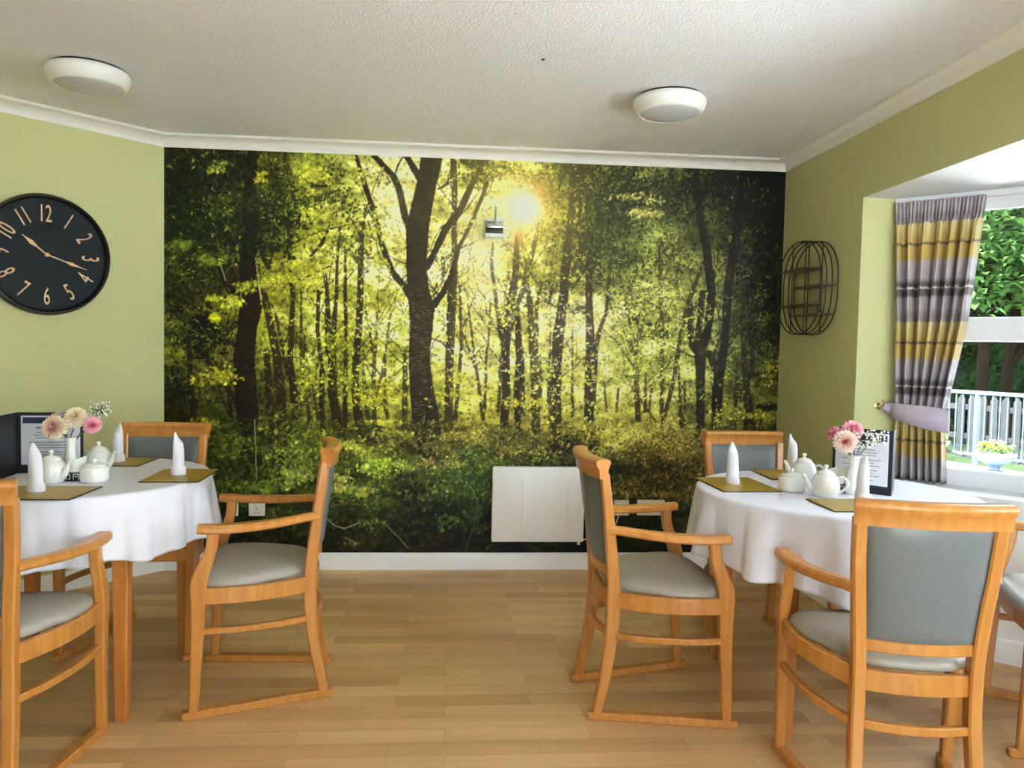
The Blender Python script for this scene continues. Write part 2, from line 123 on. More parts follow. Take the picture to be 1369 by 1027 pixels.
STICKS=[((188,185,160),[(86.0,20.3,0.59),(91.4,15.3,0.59),(96.7,13.6,0.59),(105.2,17.0,0.59)]),((150,150,120),[(118.0,17.1,0.59),(125.5,9.9,0.59),(132.2,2.3,0.59)]),((170,168,140),
 [(97.1,8.6,0.59),(104.1,4.9,0.59)]),((190,190,150),[(106.2,36.7,0.59),(115.7,35.5,0.59)]),((150,158,90),[(163.3,39.6,0.45),(167.5,35.4,0.59),(170.1,29.9,0.59)]),((70,60,35),
 [(126.2,20.4,0.59),(128.8,12.0,0.59),(133.1,2.8,0.59)]),((90,110,45),[(170.1,29.1,0.59),(168.7,16.3,0.59),(163.9,1.5,0.59)]),((165,155,120),[(289.2,60.7,0.89),(296.4,66.8,0.89),
 (300.2,71.1,0.59)]),((150,120,80),[(132.2,64.0,0.59),(137.2,58.2,0.59)]),((44,34,18),[(51.8,61.5,0.59),(57.5,49.2,0.89),(62.4,34.7,0.89),(64.1,29.4,0.59)]),((200,190,150),[(48.1,
 160.9,0.59),(49.8,146.8,0.89),(51.4,138.8,0.59)]),((190,180,140),[(28.4,160.3,0.45),(32.4,148.4,0.59)]),((200,190,150),[(33.6,140.4,0.59),(36.4,133.6,0.59)]),((170,160,120),
 [(40.3,142.6,0.59),(41.1,134.5,0.89)]),((150,140,100),[(75.9,164.5,0.59),(80.6,169.9,0.59)]),((190,170,120),[(47.8,73.7,0.45),(48.7,57.3,0.59),(49.1,40.8,0.59)])]
SUN=(191.9,192.7)


# ------------------------------------------------------------------ helpers
def lin(r, g, b):
    f = lambda c: (c / 255 / 12.92) if c / 255 <= 0.04045 else ((c / 255 + 0.055) / 1.055) ** 2.4
    return (f(r), f(g), f(b), 1.0)


class MB:
    """Collects vertices and faces that become ONE mesh object."""

    def __init__(self):
        self.v, self.f = [], []

    def add(self, vs, fs):
        o = len(self.v)
        self.v += [tuple(p) for p in vs]
        self.f += [tuple(i + o for i in f) for f in fs]
        return self

    def box(self, x0, x1, y0, y1, z0, z1, c=0.0, M=None):
        if c <= 0:
            vs = [(x, y, z) for z in (z0, z1) for y in (y0, y1) for x in (x0, x1)]
            fs = [(0, 2, 3, 1), (4, 5, 7, 6), (0, 1, 5, 4), (2, 6, 7, 3), (0, 4, 6, 2), (1, 3, 7, 5)]
        else:
            bm = bmesh.new()
            bmesh.ops.create_cube(bm, size=1)
            for q in bm.verts:
                q.co = Vector(((x0 + x1) / 2 + q.co.x * (x1 - x0), (y0 + y1) / 2 + q.co.y * (y1 - y0), (z0 + z1) / 2 + q.co.z * (z1 - z0)))
            bmesh.ops.bevel(bm, geom=list(bm.edges), offset=c, segments=2, profile=0.6, affect='EDGES')
            bm.verts.index_update()
            vs = [tuple(q.co) for q in bm.verts]
            fs = [tuple(q.index for q in f.verts) for f in bm.faces]
            bm.free()
        if M is not None:
            vs = [tuple(M @ Vector(p)) for p in vs]
        return self.add(vs, fs)

    def rings(self, rings, cap0=True, cap1=True, closed=False):
        n = len(rings[0])
        vs = [p for r in rings for p in r]
        fs = []
        m = len(rings)
        for i in range(m if closed else m - 1):
            a, b = i * n, ((i + 1) % m) * n
            for j in range(n):
                k = (j + 1) % n
                fs.append((a + j, a + k, b + k, b + j))
        if not closed:
            if cap0:
                fs.append(tuple(range(n - 1, -1, -1)))
            if cap1:
                fs.append(tuple((m - 1) * n + j for j in range(n)))
        return self.add(vs, fs)

    def sweep(self, pts, secs, hint, cap=True, closed=False):
        pts = [Vector(p) for p in pts]
        hint = Vector(hint)
        R = []
        for i, p in enumerate(pts):
            if closed:
                t = pts[(i + 1) % len(pts)] - pts[i - 1]
            else:
                t = pts[min(i + 1, len(pts) - 1)] - pts[max(i - 1, 0)]
            t.normalize()
            s = hint - hint.dot(t) * t
            s.normalize()
            n = t.cross(s)
            sec = secs[i] if isinstance(secs[0][0], (list, tuple)) else secs
            R.append([p + s * a + n * b for a, b in sec])
        return self.rings(R, cap, cap, closed)

    def tube(self, pts, r, n=8, closed=False, hint=None):
        pts = [Vector(p) for p in pts]
        if hint is None:
            d = (pts[1] - pts[0]).normalized()
            hint = (0, 0, 1) if abs(d.z) < .8 else (1, 0, 0)
        rr = r if isinstance(r, (list, tuple)) else [r] * len(pts)
        secs = [[(q * math.cos(2 * PI * k / n), q * math.sin(2 * PI * k / n)) for k in range(n)] for q in rr]
        return self.sweep(pts, secs, hint, True, closed)

    def lathe(self, prof, n=32, c=(0, 0, 0), M=None):
        R = []
        for r, z in prof:
            r = max(r, 1e-5)
            ring = [Vector((c[0] + r * math.cos(2 * PI * k / n), c[1] + r * math.sin(2 * PI * k / n), c[2] + z)) for k in range(n)]
            R.append([M @ q for q in ring] if M is not None else ring)
        return self.rings(R, True, True)

    def build(self, name, mat, parent=None, smooth=50, M=None):
        me = bpy.data.meshes.new(name)
        me.from_pydata(self.v, [], self.f)
        bm = bmesh.new()
        bm.from_mesh(me)
        bmesh.ops.recalc_face_normals(bm, faces=bm.faces)
        bm.to_mesh(me)
        bm.free()
        if smooth:
            me.shade_smooth()
            me.set_sharp_from_angle(angle=math.radians(smooth))
        if mat:
            me.materials.append(mat)
        o = bpy.data.objects.new(name, me)
        COL.objects.link(o)
        if parent:
            o.parent = parent
        if M is not None:
            o.matrix_world = M
        return o


def cr(w, d, c):
    w, d = w / 2, d / 2
    return [(-w + c, -d), (w - c, -d), (w, -d + c), (w, d - c), (w - c, d), (-w + c, d), (-w, d - c), (-w, -d + c)]


def spline(P, n):
    """Catmull-Rom through tuples of any length."""
    P = [np.array(p, float) for p in P]
    Q = [2 * P[0] - P[1]] + P + [2 * P[-1] - P[-2]]
    out = []
    for i in range(1, len(Q) - 2):
        for k in range(n):
            t = k / n
            a, b, c, d = Q[i - 1], Q[i], Q[i + 1], Q[i + 2]
            out.append(.5 * ((2 * b) + (-a + c) * t + (2 * a - 5 * b + 4 * c - d) * t * t + (-a + 3 * b - 3 * c + d) * t ** 3))
    out.append(P[-1])
    return out


def lerp(a, b, t):
    return a + (b - a) * t


def tag(o, label, cat, group=None, kind=None):
    if label:
        o['label'] = label
    if cat:
        o['category'] = cat
    if group:
        o['group'] = group
    if kind:
        o['kind'] = kind
    return o


def thing(name, label, cat, loc=(0, 0, 0), rz=0.0, group=None, M=None):
    o = bpy.data.objects.new(name, None)
    o.empty_display_size = .05
    COL.objects.link(o)
    if M is not None:
        o.matrix_world = M
    else:
        o.location = loc
        o.rotation_euler = (0, 0, rz)
    return tag(o, label, cat, group)


def dup(root, loc=None, rz=None, label=None, group=None):
    r = root.copy()
    COL.objects.link(r)
    if loc is not None:
        r.location = loc
    if rz is not None:
        r.rotation_euler = (0, 0, rz)
    if label:
        r['label'] = label
    if group:
        r['group'] = group
    for ch in list(root.children):
        c = ch.copy()
        COL.objects.link(c)
        c.parent = r
        for g in list(ch.children):
            d = g.copy()
            COL.objects.link(d)
            d.parent = c
    return r


def frame(o, x, y, z):
    M = Matrix.Identity(4)
    for i, a in enumerate((x, y, z)):
        a = Vector(a).normalized()
        for k in range(3):
            M[k][i] = a[k]
    for k in range(3):
        M[k][3] = o[k]
    return M


# ------------------------------------------------------------------ materials
def new_mat(name):
    m = bpy.data.materials.new(name)
    m.use_nodes = True
    nt = m.node_tree
    return m, nt, nt.nodes['Principled BSDF']


def nd(nt, typ, **kw):
    n = nt.nodes.new(typ)
    for k, v in kw.items():
        if k in n.inputs:
            n.inputs[k].default_value = v
        else:
            setattr(n, k, v)
    return n


def mat(name, c, rough=.5, var=.08, scale=20, bump=0, bscale=200, metal=0, spec=.5, stretch=(1, 1, 1), coat=0, trans=0, sheen=0):
    """Plain coloured surface with a little procedural unevenness."""
    m, nt, p = new_mat(name)
    tc = nd(nt, 'ShaderNodeTexCoord')
    mp = nd(nt, 'ShaderNodeMapping')
    mp.inputs['Scale'].default_value = stretch
    nt.links.new(tc.outputs['Object'], mp.inputs['Vector'])
    n = nd(nt, 'ShaderNodeTexNoise', Scale=scale, Detail=4.0)
    nt.links.new(mp.outputs['Vector'], n.inputs['Vector'])
    r = nd(nt, 'ShaderNodeValToRGB')
    r.color_ramp.elements[0].position = .3
    r.color_ramp.elements[1].position = .7
    r.color_ramp.elements[0].color = tuple(x * (1 - var) for x in c[:3]) + (1,)
    r.color_ramp.elements[1].color = tuple(min(1, x * (1 + var)) for x in c[:3]) + (1,)
    nt.links.new(n.outputs['Fac'], r.inputs['Fac'])
    nt.links.new(r.outputs['Color'], p.inputs['Base Color'])
    p.inputs['Roughness'].default_value = rough
    p.inputs['Metallic'].default_value = metal
    p.inputs['Specular IOR Level'].default_value = spec
    p.inputs['Coat Weight'].default_value = coat
    p.inputs['Coat Roughness'].default_value = .15
    if sheen:
        p.inputs['Sheen Weight'].default_value = sheen
    if bump:
        b = nd(nt, 'ShaderNodeTexNoise', Scale=bscale, Detail=3.0)
        nt.links.new(tc.outputs['Object'], b.inputs['Vector'])
        bp = nd(nt, 'ShaderNodeBump', Strength=bump, Distance=.002)
        nt.links.new(b.outputs['Fac'], bp.inputs['Height'])
        nt.links.new(bp.outputs['Normal'], p.inputs['Normal'])
    return m


def wood_mat(name, c0, c1, rough=.32):
    m, nt, p = new_mat(name)
    tc = nd(nt, 'ShaderNodeTexCoord')
    mp = nd(nt, 'ShaderNodeMapping')
    mp.inputs['Scale'].default_value = (30, 30, 3.5)
    nt.links.new(tc.outputs['Object'], mp.inputs['Vector'])
    n = nd(nt, 'ShaderNodeTexNoise', Scale=1.3, Detail=5.0, Distortion=.6)
    nt.links.new(mp.outputs['Vector'], n.inputs['Vector'])
    r = nd(nt, 'ShaderNodeValToRGB')
    r.color_ramp.elements[0].position = .28
    r.color_ramp.elements[1].position = .74
    r.color_ramp.elements[0].color = c0
    r.color_ramp.elements[1].color = c1
    nt.links.new(n.outputs['Fac'], r.inputs['Fac'])
    nt.links.new(r.outputs['Color'], p.inputs['Base Color'])
    p.inputs['Roughness'].default_value = rough
    p.inputs['Coat Weight'].default_value = .25
    p.inputs['Coat Roughness'].default_value = .2
    return m


def floor_mat():
    m, nt, p = new_mat('laminate_floor')
    tc = nd(nt, 'ShaderNodeTexCoord')
    br = nd(nt, 'ShaderNodeTexBrick', Scale=1.0)
    br.offset = .37
    br.inputs['Brick Width'].default_value = .47
    br.inputs['Row Height'].default_value = .082
    br.inputs['Mortar Size'].default_value = .0008
    br.inputs['Mortar Smooth'].default_value = .3
    br.inputs['Bias'].default_value = 0
    br.inputs['Color1'].default_value = lin(198, 157, 106)
    br.inputs['Color2'].default_value = lin(227, 191, 140)
    br.inputs['Mortar'].default_value = lin(172, 138, 98)
    nt.links.new(tc.outputs['Object'], br.inputs['Vector'])
    mp = nd(nt, 'ShaderNodeMapping')
    mp.inputs['Scale'].default_value = (2.2, 30, 1)
    nt.links.new(tc.outputs['Object'], mp.inputs['Vector'])
    n = nd(nt, 'ShaderNodeTexNoise', Scale=1.6, Detail=6.0, Distortion=.4)
    nt.links.new(mp.outputs['Vector'], n.inputs['Vector'])
    r = nd(nt, 'ShaderNodeValToRGB')
    r.color_ramp.elements[0].color = (.90, .88, .85, 1)
    r.color_ramp.elements[1].color = (1.05, 1.04, 1.03, 1)
    nt.links.new(n.outputs['Fac'], r.inputs['Fac'])
    mx = nd(nt, 'ShaderNodeMix', data_type='RGBA', blend_type='MULTIPLY')
    mx.inputs['Factor'].default_value = 1
    nt.links.new(br.outputs['Color'], mx.inputs['A'])
    nt.links.new(r.outputs['Color'], mx.inputs['B'])
    # per-strip tone from a coarse white noise of the row
    n2 = nd(nt, 'ShaderNodeTexNoise', Scale=1.1, Detail=1.0)
    mp2 = nd(nt, 'ShaderNodeMapping')
    mp2.inputs['Scale'].default_value = (.9, 9, 1)
    nt.links.new(tc.outputs['Object'], mp2.inputs['Vector'])
    nt.links.new(mp2.outputs['Vector'], n2.inputs['Vector'])
    r2 = nd(nt, 'ShaderNodeValToRGB')
    r2.color_ramp.elements[0].position = .35
    r2.color_ramp.elements[1].position = .65
    r2.color_ramp.elements[0].color = (.90, .875, .86, 1)
    r2.color_ramp.elements[1].color = (1.06, 1.05, 1.02, 1)
    nt.links.new(n2.outputs['Fac'], r2.inputs['Fac'])
    mx2 = nd(nt, 'ShaderNodeMix', data_type='RGBA', blend_type='MULTIPLY')
    mx2.inputs['Factor'].default_value = 1
    nt.links.new(mx.outputs['Result'], mx2.inputs['A'])
    nt.links.new(r2.outputs['Color'], mx2.inputs['B'])
    nt.links.new(mx2.outputs['Result'], p.inputs['Base Color'])
    p.inputs['Roughness'].default_value = .42
    p.inputs['Specular IOR Level'].default_value = .4
    return m


def ceiling_mat():
    m, nt, p = new_mat('stippled_ceiling')
    p.inputs['Base Color'].default_value = lin(249, 247, 253)
    p.inputs['Roughness'].default_value = .8
    tc = nd(nt, 'ShaderNodeTexCoord')
    n = nd(nt, 'ShaderNodeTexNoise', Scale=95.0, Detail=4.0, Roughness=.62)
    nt.links.new(tc.outputs['Object'], n.inputs['Vector'])
    bp = nd(nt, 'ShaderNodeBump', Strength=.8, Distance=.009)
    nt.links.new(n.outputs['Fac'], bp.inputs['Height'])
    nt.links.new(bp.outputs['Normal'], p.inputs['Normal'])
    return m


def curtain_mat():
    m, nt, p = new_mat('striped_curtain')
    tc = nd(nt, 'ShaderNodeTexCoord')
    sp = nd(nt, 'ShaderNodeSeparateXYZ')
    nt.links.new(tc.outputs['Object'], sp.inputs[0])
    mp = nd(nt, 'ShaderNodeMapping')
    mp.inputs['Scale'].default_value = (60, 60, 5)
    nt.links.new(tc.outputs['Object'], mp.inputs['Vector'])
    n = nd(nt, 'ShaderNodeTexNoise', Scale=1.5, Detail=3.0)
    nt.links.new(mp.outputs['Vector'], n.inputs['Vector'])

    def mth(op, a, b):
        q = nd(nt, 'ShaderNodeMath', operation=op)
        for i, x in enumerate((a, b)):
            if isinstance(x, (int, float)):
                q.inputs[i].default_value = x
            else:
                nt.links.new(x, q.inputs[i])
        return q.outputs[0]
    t = mth('MULTIPLY', mth('SUBTRACT', 1.846 + .444 * 3, sp.outputs['Z']), 1 / .444)
    t = mth('ADD', t, mth('MULTIPLY', mth('SUBTRACT', n.outputs['Fac'], .5), .05))
    t = mth('FRACT', t, 0)
    r = nd(nt, 'ShaderNodeValToRGB')
    el = r.color_ramp.elements
    Yp, Y, Ln, L, Bn, Wt = lin(204, 190, 136), lin(190, 163, 88), lin(112, 94, 74), lin(180, 171, 177), lin(92, 82, 82), lin(200, 192, 190)
    stops = [(0, Yp), (.195, Y), (.2, Ln), (.222, Ln), (.228, Y), (.36, Y), (.39, L), (.56, L), (.61, Bn), (.643, Bn), (.65, Wt), (.665, Wt), (.672, Bn), (.73, Bn), (.76, L), (.86, L), (.93, lin(146, 136, 142))]
    el[0].position, el[0].color = stops[0]
    el[1].position, el[1].color = stops[-1]
    for q, c in stops[1:-1]:
        e = el.new(q)
        e.color = c
    nt.links.new(t, r.inputs['Fac'])
    nt.links.new(r.outputs['Color'], p.inputs['Base Color'])
    p.inputs['Roughness'].default_value = .6
    p.inputs['Sheen Weight'].default_value = .2
    return m


def petal_mat(name, cin, cout, r):
    m, nt, p = new_mat(name)
    tc = nd(nt, 'ShaderNodeTexCoord')
    ln = nd(nt, 'ShaderNodeVectorMath', operation='LENGTH')
    nt.links.new(tc.outputs['Object'], ln.inputs[0])
    mr = nd(nt, 'ShaderNodeMapRange')
    mr.inputs['From Max'].default_value = r
    nt.links.new(ln.outputs['Value'], mr.inputs['Value'])
    rp = nd(nt, 'ShaderNodeValToRGB')
    rp.color_ramp.elements[0].position = .25
    rp.color_ramp.elements[0].color = cin
    rp.color_ramp.elements[1].position = .75
    rp.color_ramp.elements[1].color = cout
    nt.links.new(mr.outputs['Result'], rp.inputs['Fac'])
    nt.links.new(rp.outputs['Color'], p.inputs['Base Color'])
    p.inputs['Roughness'].default_value = .6
    return m


def glass_mat():
    m = bpy.data.materials.new('window_glass')
    m.use_nodes = True
    nt = m.node_tree
    nt.nodes.clear()
    out = nd(nt, 'ShaderNodeOutputMaterial')
    tr = nd(nt, 'ShaderNodeBsdfTransparent')
    tr.inputs['Color'].default_value = (.93, .96, .95, 1)
    gl = nd(nt, 'ShaderNodeBsdfGlossy')
    gl.inputs['Roughness'].default_value = .02
    fr = nd(nt, 'ShaderNodeFresnel', IOR=1.45)
    mx = nd(nt, 'ShaderNodeMixShader')
    nt.links.new(fr.outputs[0], mx.inputs[0])
    nt.links.new(tr.outputs[0], mx.inputs[1])
    nt.links.new(gl.outputs[0], mx.inputs[2])
    nt.links.new(mx.outputs[0], out.inputs['Surface'])
    return m


def leaf_mat(name, c0, c1):
    m, nt, p = new_mat(name)
    oi = nd(nt, 'ShaderNodeTexCoord')
    n = nd(nt, 'ShaderNodeTexNoise', Scale=2.3, Detail=4.0)
    nt.links.new(oi.outputs['Object'], n.inputs['Vector'])
    r = nd(nt, 'ShaderNodeValToRGB')
    r.color_ramp.elements[0].position = .3
    r.color_ramp.elements[1].position = .7
    r.color_ramp.elements[0].color = c0
    r.color_ramp.elements[1].color = c1
    nt.links.new(n.outputs['Fac'], r.inputs['Fac'])
    nt.links.new(r.outputs['Color'], p.inputs['Base Color'])
    p.inputs['Roughness'].default_value = .6
    p.inputs['Specular IOR Level'].default_value = .06
    return m


def print_mat():
    m, nt, p = new_mat('printed_woodland')
    a = nd(nt, 'ShaderNodeAttribute', attribute_name='print')
    nt.links.new(a.outputs['Color'], p.inputs['Base Color'])
    p.inputs['Roughness'].default_value = .5
    p.inputs['Specular IOR Level'].default_value = .18
    return m


M_wall = mat('green_wall_paint', lin(196, 196, 142), .6, .02, 3, .05, 180)
M_white = mat('white_gloss_paint', lin(246, 246, 248), .35, .02, 8)
M_coving = mat('white_coving_plaster', lin(240, 237, 232), .6, .02, 6)
M_soffit = mat('white_matt_paint', lin(240, 242, 246), .7, .02, 6)
M_upvc = mat('white_window_plastic', lin(240, 243, 248), .25, .01, 5)
M_wood = wood_mat('stained_beech', lin(176, 113, 49), lin(201, 140, 70))
M_tablewood = wood_mat('table_beech', lin(170, 100, 44), lin(198, 130, 64))
M_back = mat('slate_vinyl', lin(108, 113, 115), .34, .05, 60, .12, 500, spec=.5)
M_seat = mat('grey_vinyl', lin(164, 159, 148), .36, .05, 60, .12, 500, spec=.5)
M_cloth = mat('white_linen', lin(228, 227, 238), .75, .015, 30, .1, 900)
M_napkin = mat('napkin_linen', lin(232, 230, 240), .75, .02, 40, .15, 700)
M_china = mat('white_china', lin(238, 238, 232), .12, .01, 10, spec=.6)
M_mat = mat('gold_leatherette', lin(158, 130, 40), .38, .06, 40)
M_matedge = mat('dark_mat_edge', lin(52, 46, 36), .6, .1, 60)
M_black = mat('black_cover', lin(22, 24, 32), .45, .1, 40)
M_page = mat('white_card', lin(228, 228, 236), .5, .01, 10)
M_navy = mat('navy_ink', lin(28, 44, 82), .5, .03, 30)
M_ink = mat('grey_ink', lin(104, 106, 122), .6, .03, 30)
M_clockface = mat('slate_clock_face', lin(34, 40, 44), .7, .08, 14, spec=.15)
M_clockrim = mat('black_clock_rim', lin(24, 22, 20), .35, .1, 20)
M_copper = mat('copper_numeral', lin(196, 158, 120), .4, .08, 30, metal=.2)
M_iron = mat('black_iron_wire', lin(34, 28, 24), .5, .1, 40, metal=.3)
M_shelfwood = wood_mat('dark_shelf_board', lin(66, 46, 26), lin(92, 66, 38), .5)
M_heater = mat('white_enamel', lin(251, 251, 253), .3, .01, 6)
M_socket = mat('white_socket_plastic', lin(236, 236, 230), .3, .01, 10)
M_chrome = mat('brushed_chrome', lin(200, 200, 200), .18, .05, 60, metal=1)
M_brass = mat('brass', lin(206, 176, 100), .25, .05, 40, metal=1)
M_lamp = mat('white_lamp_trim', lin(244, 244, 240), .3, .01, 8)
M_diff = mat('frosted_diffuser', lin(206, 206, 214), .3, .02, 10)
M_stem = mat('green_stem', lin(60, 92, 40), .6, .1, 30)
M_curtain = curtain_mat()
M_tie = mat('lilac_tieback', lin(186, 174, 190), .6, .05, 30, .1, 500, sheen=.2)
M_glass = glass_mat()
M_floor = floor_mat()
M_ceil = ceiling_mat()
M_print = print_mat()
M_patio = mat('pale_concrete', lin(230, 228, 226), .85, .05, 4)
M_rail = mat('grey_painted_steel', lin(54, 62, 72), .5, .04, 10, spec=.15)
M_fence = mat('weathered_fence', lin(40, 42, 44), .85, .15, 8, spec=.05)
M_kerb = mat('grey_white_kerb', lin(150, 152, 155), .8, .05, 6)  # white kerb set to one even grey
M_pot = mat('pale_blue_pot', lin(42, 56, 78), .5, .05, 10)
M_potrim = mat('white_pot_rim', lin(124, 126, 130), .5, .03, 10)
M_garden = mat('dark_garden_grass', lin(34, 44, 26), .95, .3, 3, spec=.03)  # dark grass colour for the ground beyond the kerb
M_soil = mat('dark_soil', lin(50, 40, 30), .9, .2, 40)
M_bark = mat('tree_bark', lin(28, 23, 18), .9, .25, 12, .4, 40, spec=.03)
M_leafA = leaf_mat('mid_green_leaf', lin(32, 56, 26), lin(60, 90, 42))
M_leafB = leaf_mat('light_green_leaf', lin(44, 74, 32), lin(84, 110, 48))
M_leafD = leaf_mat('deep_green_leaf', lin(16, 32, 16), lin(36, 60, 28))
M_yellow = mat('yellow_petal', lin(168, 124, 16), .6, .1, 60)
M_whitepetal = mat('white_petal', lin(236, 234, 226), .6, .05, 60)
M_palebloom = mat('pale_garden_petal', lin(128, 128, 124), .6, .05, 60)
M_pinkpetal = mat('soft_pink_petal', lin(222, 160, 156), .6, .1, 60)

# ------------------------------------------------------------------ measures of the room
EYE = 1.2444
XL, XR, YB = -1.5413, 1.8768, 4.2778
ZC = 2.335              # ceiling
COVZ = 2.2755           # underside of the coving
SK = .095               # baseboard height
S2 = math.sqrt(.5)
LEN_L = 2.2
XS = XL - S2 * LEN_L
YS = YB - S2 * LEN_L
YF = -2.2               # wall behind the viewer
SOF = 1.972             # bay soffit
SILL = .671
YA, YZ = 3.435, .123    # the bay opening in the side wall
WX0, WXC = 2.13, 2.79   # window line of the bay: start and middle facet
IXC = 2.55              # parapet line of the middle facet


def struct(name, mb, m, parent=None, smooth=0):
    o = mb.build(name, m, parent, smooth)
    if not parent:
        o['kind'] = 'structure'
    return o


def prism(mb, poly, z0, z1):
    n = len(poly)
    vs = [(x, y, z0) for x, y in poly] + [(x, y, z1) for x, y in poly]
    fs = [tuple(range(n - 1, -1, -1)), tuple(range(n, 2 * n))] + [(i, (i + 1) % n, n + (i + 1) % n, n + i) for i in range(n)]
    return mb.add(vs, fs)


room = [(XL, YB), (XR, YB), (XR, YF), (XS, YF), (XS, YS)]
bayin = [(XR, 3.331), (IXC, 2.658), (IXC, .900), (XR, .227)]
baywin = [(WX0, YA), (WXC, YA - (WXC - WX0)), (WXC, YZ + (WXC - WX0)), (WX0, YZ)]
fl = MB()
prism(fl, [(XL - .1, YB + .1), (XR + .1, YB + .1), (XR + .1, YA)] + [(x + .1, y) for x, y in baywin] + [(XR + .1, YZ), (XR + .1, YF - .1), (XS - .1, YF - .1), (XS - .1, YS)], -.08, 0)
struct('floor', fl, M_floor)
ce = MB()
prism(ce, [(XL - .1, YB + .1), (XR + .12, YB + .1), (XR + .12, YF - .1), (XS - .1, YF - .1), (XS - .1, YS)], ZC, ZC + .1)
struct('ceiling', ce, M_ceil)
struct('wall_back', MB().box(XL - .1, XR + .12, YB, YB + .12, 0, ZC), M_wall)
wl = MB()
prism(wl, [(XL, YB), (XS, YS), (XS - .1, YS + .05), (XL - .05, YB + .12)], 0, ZC)
struct('wall_left', wl, M_wall)
struct('wall_side', MB().box(XS - .12, XS, YF - .1, YS + .05, 0, ZC), M_wall)
wr = MB()
wr.box(XR, XR + .12, YA, YB + .05, 0, ZC)
wr.box(XR, XR + .12, 3.331, YA, 0, SILL - .012)
wr.box(XR, XR + .12, YZ, YA, SOF, ZC)
wr.box(XR, XR + .12, YF - .1, YZ, 0, ZC)
wr.box(XR, XR + .12, YZ, .227, 0, SILL - .012)
struct('wall_right', wr, M_wall)
# wall behind the viewer, with a wide glazed door towards the window side
wf = MB()
FX0, FX1, FZ0, FZ1 = -.05, 1.78, .06, 2.12
wf.box(XS - .1, FX0, YF - .12, YF, 0, ZC)
wf.box(FX1, XR + .12, YF - .12, YF, 0, ZC)
wf.box(FX0, FX1, YF - .12, YF, 0, FZ0)
wf.box(FX0, FX1, YF - .12, YF, FZ1, ZC)
struct('wall_front', wf, M_wall)
rv = MB()
prism(rv, [(XR + .12, YA), (XR + .12, YA + .1), (WX0 + .14, YA + .1), (WX0 + .07, YA)], SILL - .02, SOF)
prism(rv, [(XR + .12, YZ), (WX0 + .07, YZ), (WX0 + .14, YZ - .1), (XR + .12, YZ - .1)], SILL - .02, SOF)
struct('wall_bay_reveal', rv, M_wall)
so = MB()
prism(so, [(XR + .12, YA), (WX0 + .08, YA + .1)] + [(WXC + .08, baywin[1][1] + .03), (WXC + .08, baywin[2][1] - .03)] + [(WX0 + .08, YZ - .1), (XR + .12, YZ)], SOF, SOF + .08)
prism(so, [(XR + .0005, YA), (XR + .12, YA), (XR + .12, YZ), (XR + .0005, YZ)], SOF - .001, SOF)
struct('ceiling_bay_soffit', so, M_soffit)
bw = MB()
outer = [(XR + .12, 3.331 + .05), (IXC + .12, 2.708), (IXC + .12, .85), (XR + .12, .177)]
for i in range(3):
    a, b = bayin[i], bayin[i + 1]
    c, d = outer[i + 1], outer[i]
    prism(bw, [a, b, c, d], 0, SILL - .012)
struct('wall_bay', bw, M_white)
si = MB()
prism(si, [(XR - .005, 3.33), (IXC - .01, 2.655), (IXC - .01, .903), (XR - .005, .228), (XR + .1, YZ), (WX0 + .05, YZ), (WXC + .06, baywin[2][1]), (WXC + .06, baywin[1][1]), (WX0 + .05, YA), (XR + .1, YA)], SILL - .026, SILL)
struct('trim_1', si, M_white)     # window board of the bay


# baseboards and coving follow the walls; profile (out from wall, z)
def run(name, pts, prof, m, closed=False):
    mb = MB()
    R = []
    n = len(pts)
    for i, p in enumerate(pts):
        p = Vector((p[0], p[1]))
        d0 = (p - Vector(pts[i - 1][:2])).normalized() if i else None
        d1 = (Vector(pts[i + 1][:2]) - p).normalized() if i < n - 1 else None
        d0 = d0 or d1
        d1 = d1 or d0
        n0, n1 = Vector((d0.y, -d0.x)), Vector((d1.y, -d1.x))
        nn = (n0 + n1).normalized()
        k = 1 / max(.3, nn.dot(n0))
        R.append([(p.x + nn.x * a * k, p.y + nn.y * a * k, z) for a, z in prof])
    mb.rings(R)
    return struct(name, mb, m, None, 35)


bprof = [(0, 0), (.016, 0), (.016, SK - .012), (.011, SK), (0, SK)]
run('baseboard_back', [(XL, YB), (XR, YB)], bprof, M_white)
run('baseboard_left', [(XS, YS), (XL, YB)], bprof, M_white)
run('baseboard_right', [(XR, YB), (XR, 3.331), (IXC, 2.658), (IXC, .9), (XR, .227), (XR, YF)], bprof, M_white)
run('baseboard_side', [(XS, YF), (XS, YS)], bprof, M_white)
cprof = [(0, COVZ), (.006, COVZ), (.006, COVZ + .006)] + [(.006 + .058 * (1 - math.cos(a)), COVZ + .006 + .042 * math.sin(a)) for a in [k * PI / 16 for k in range(1, 9)]] + [(.064, ZC - .007), (.072, ZC - .007), (.072, ZC), (0, ZC)]
run('trim_2', [(XS, YF), (XS, YS), (XL, YB), (XR, YB), (XR, YF)], cprof, M_coving)


def srgb_lin(a):
    a = np.asarray(a, dtype=np.float64) / 255.0
    return np.where(a <= 0.04045, a / 12.92, ((a + 0.055) / 1.055) ** 2.4)


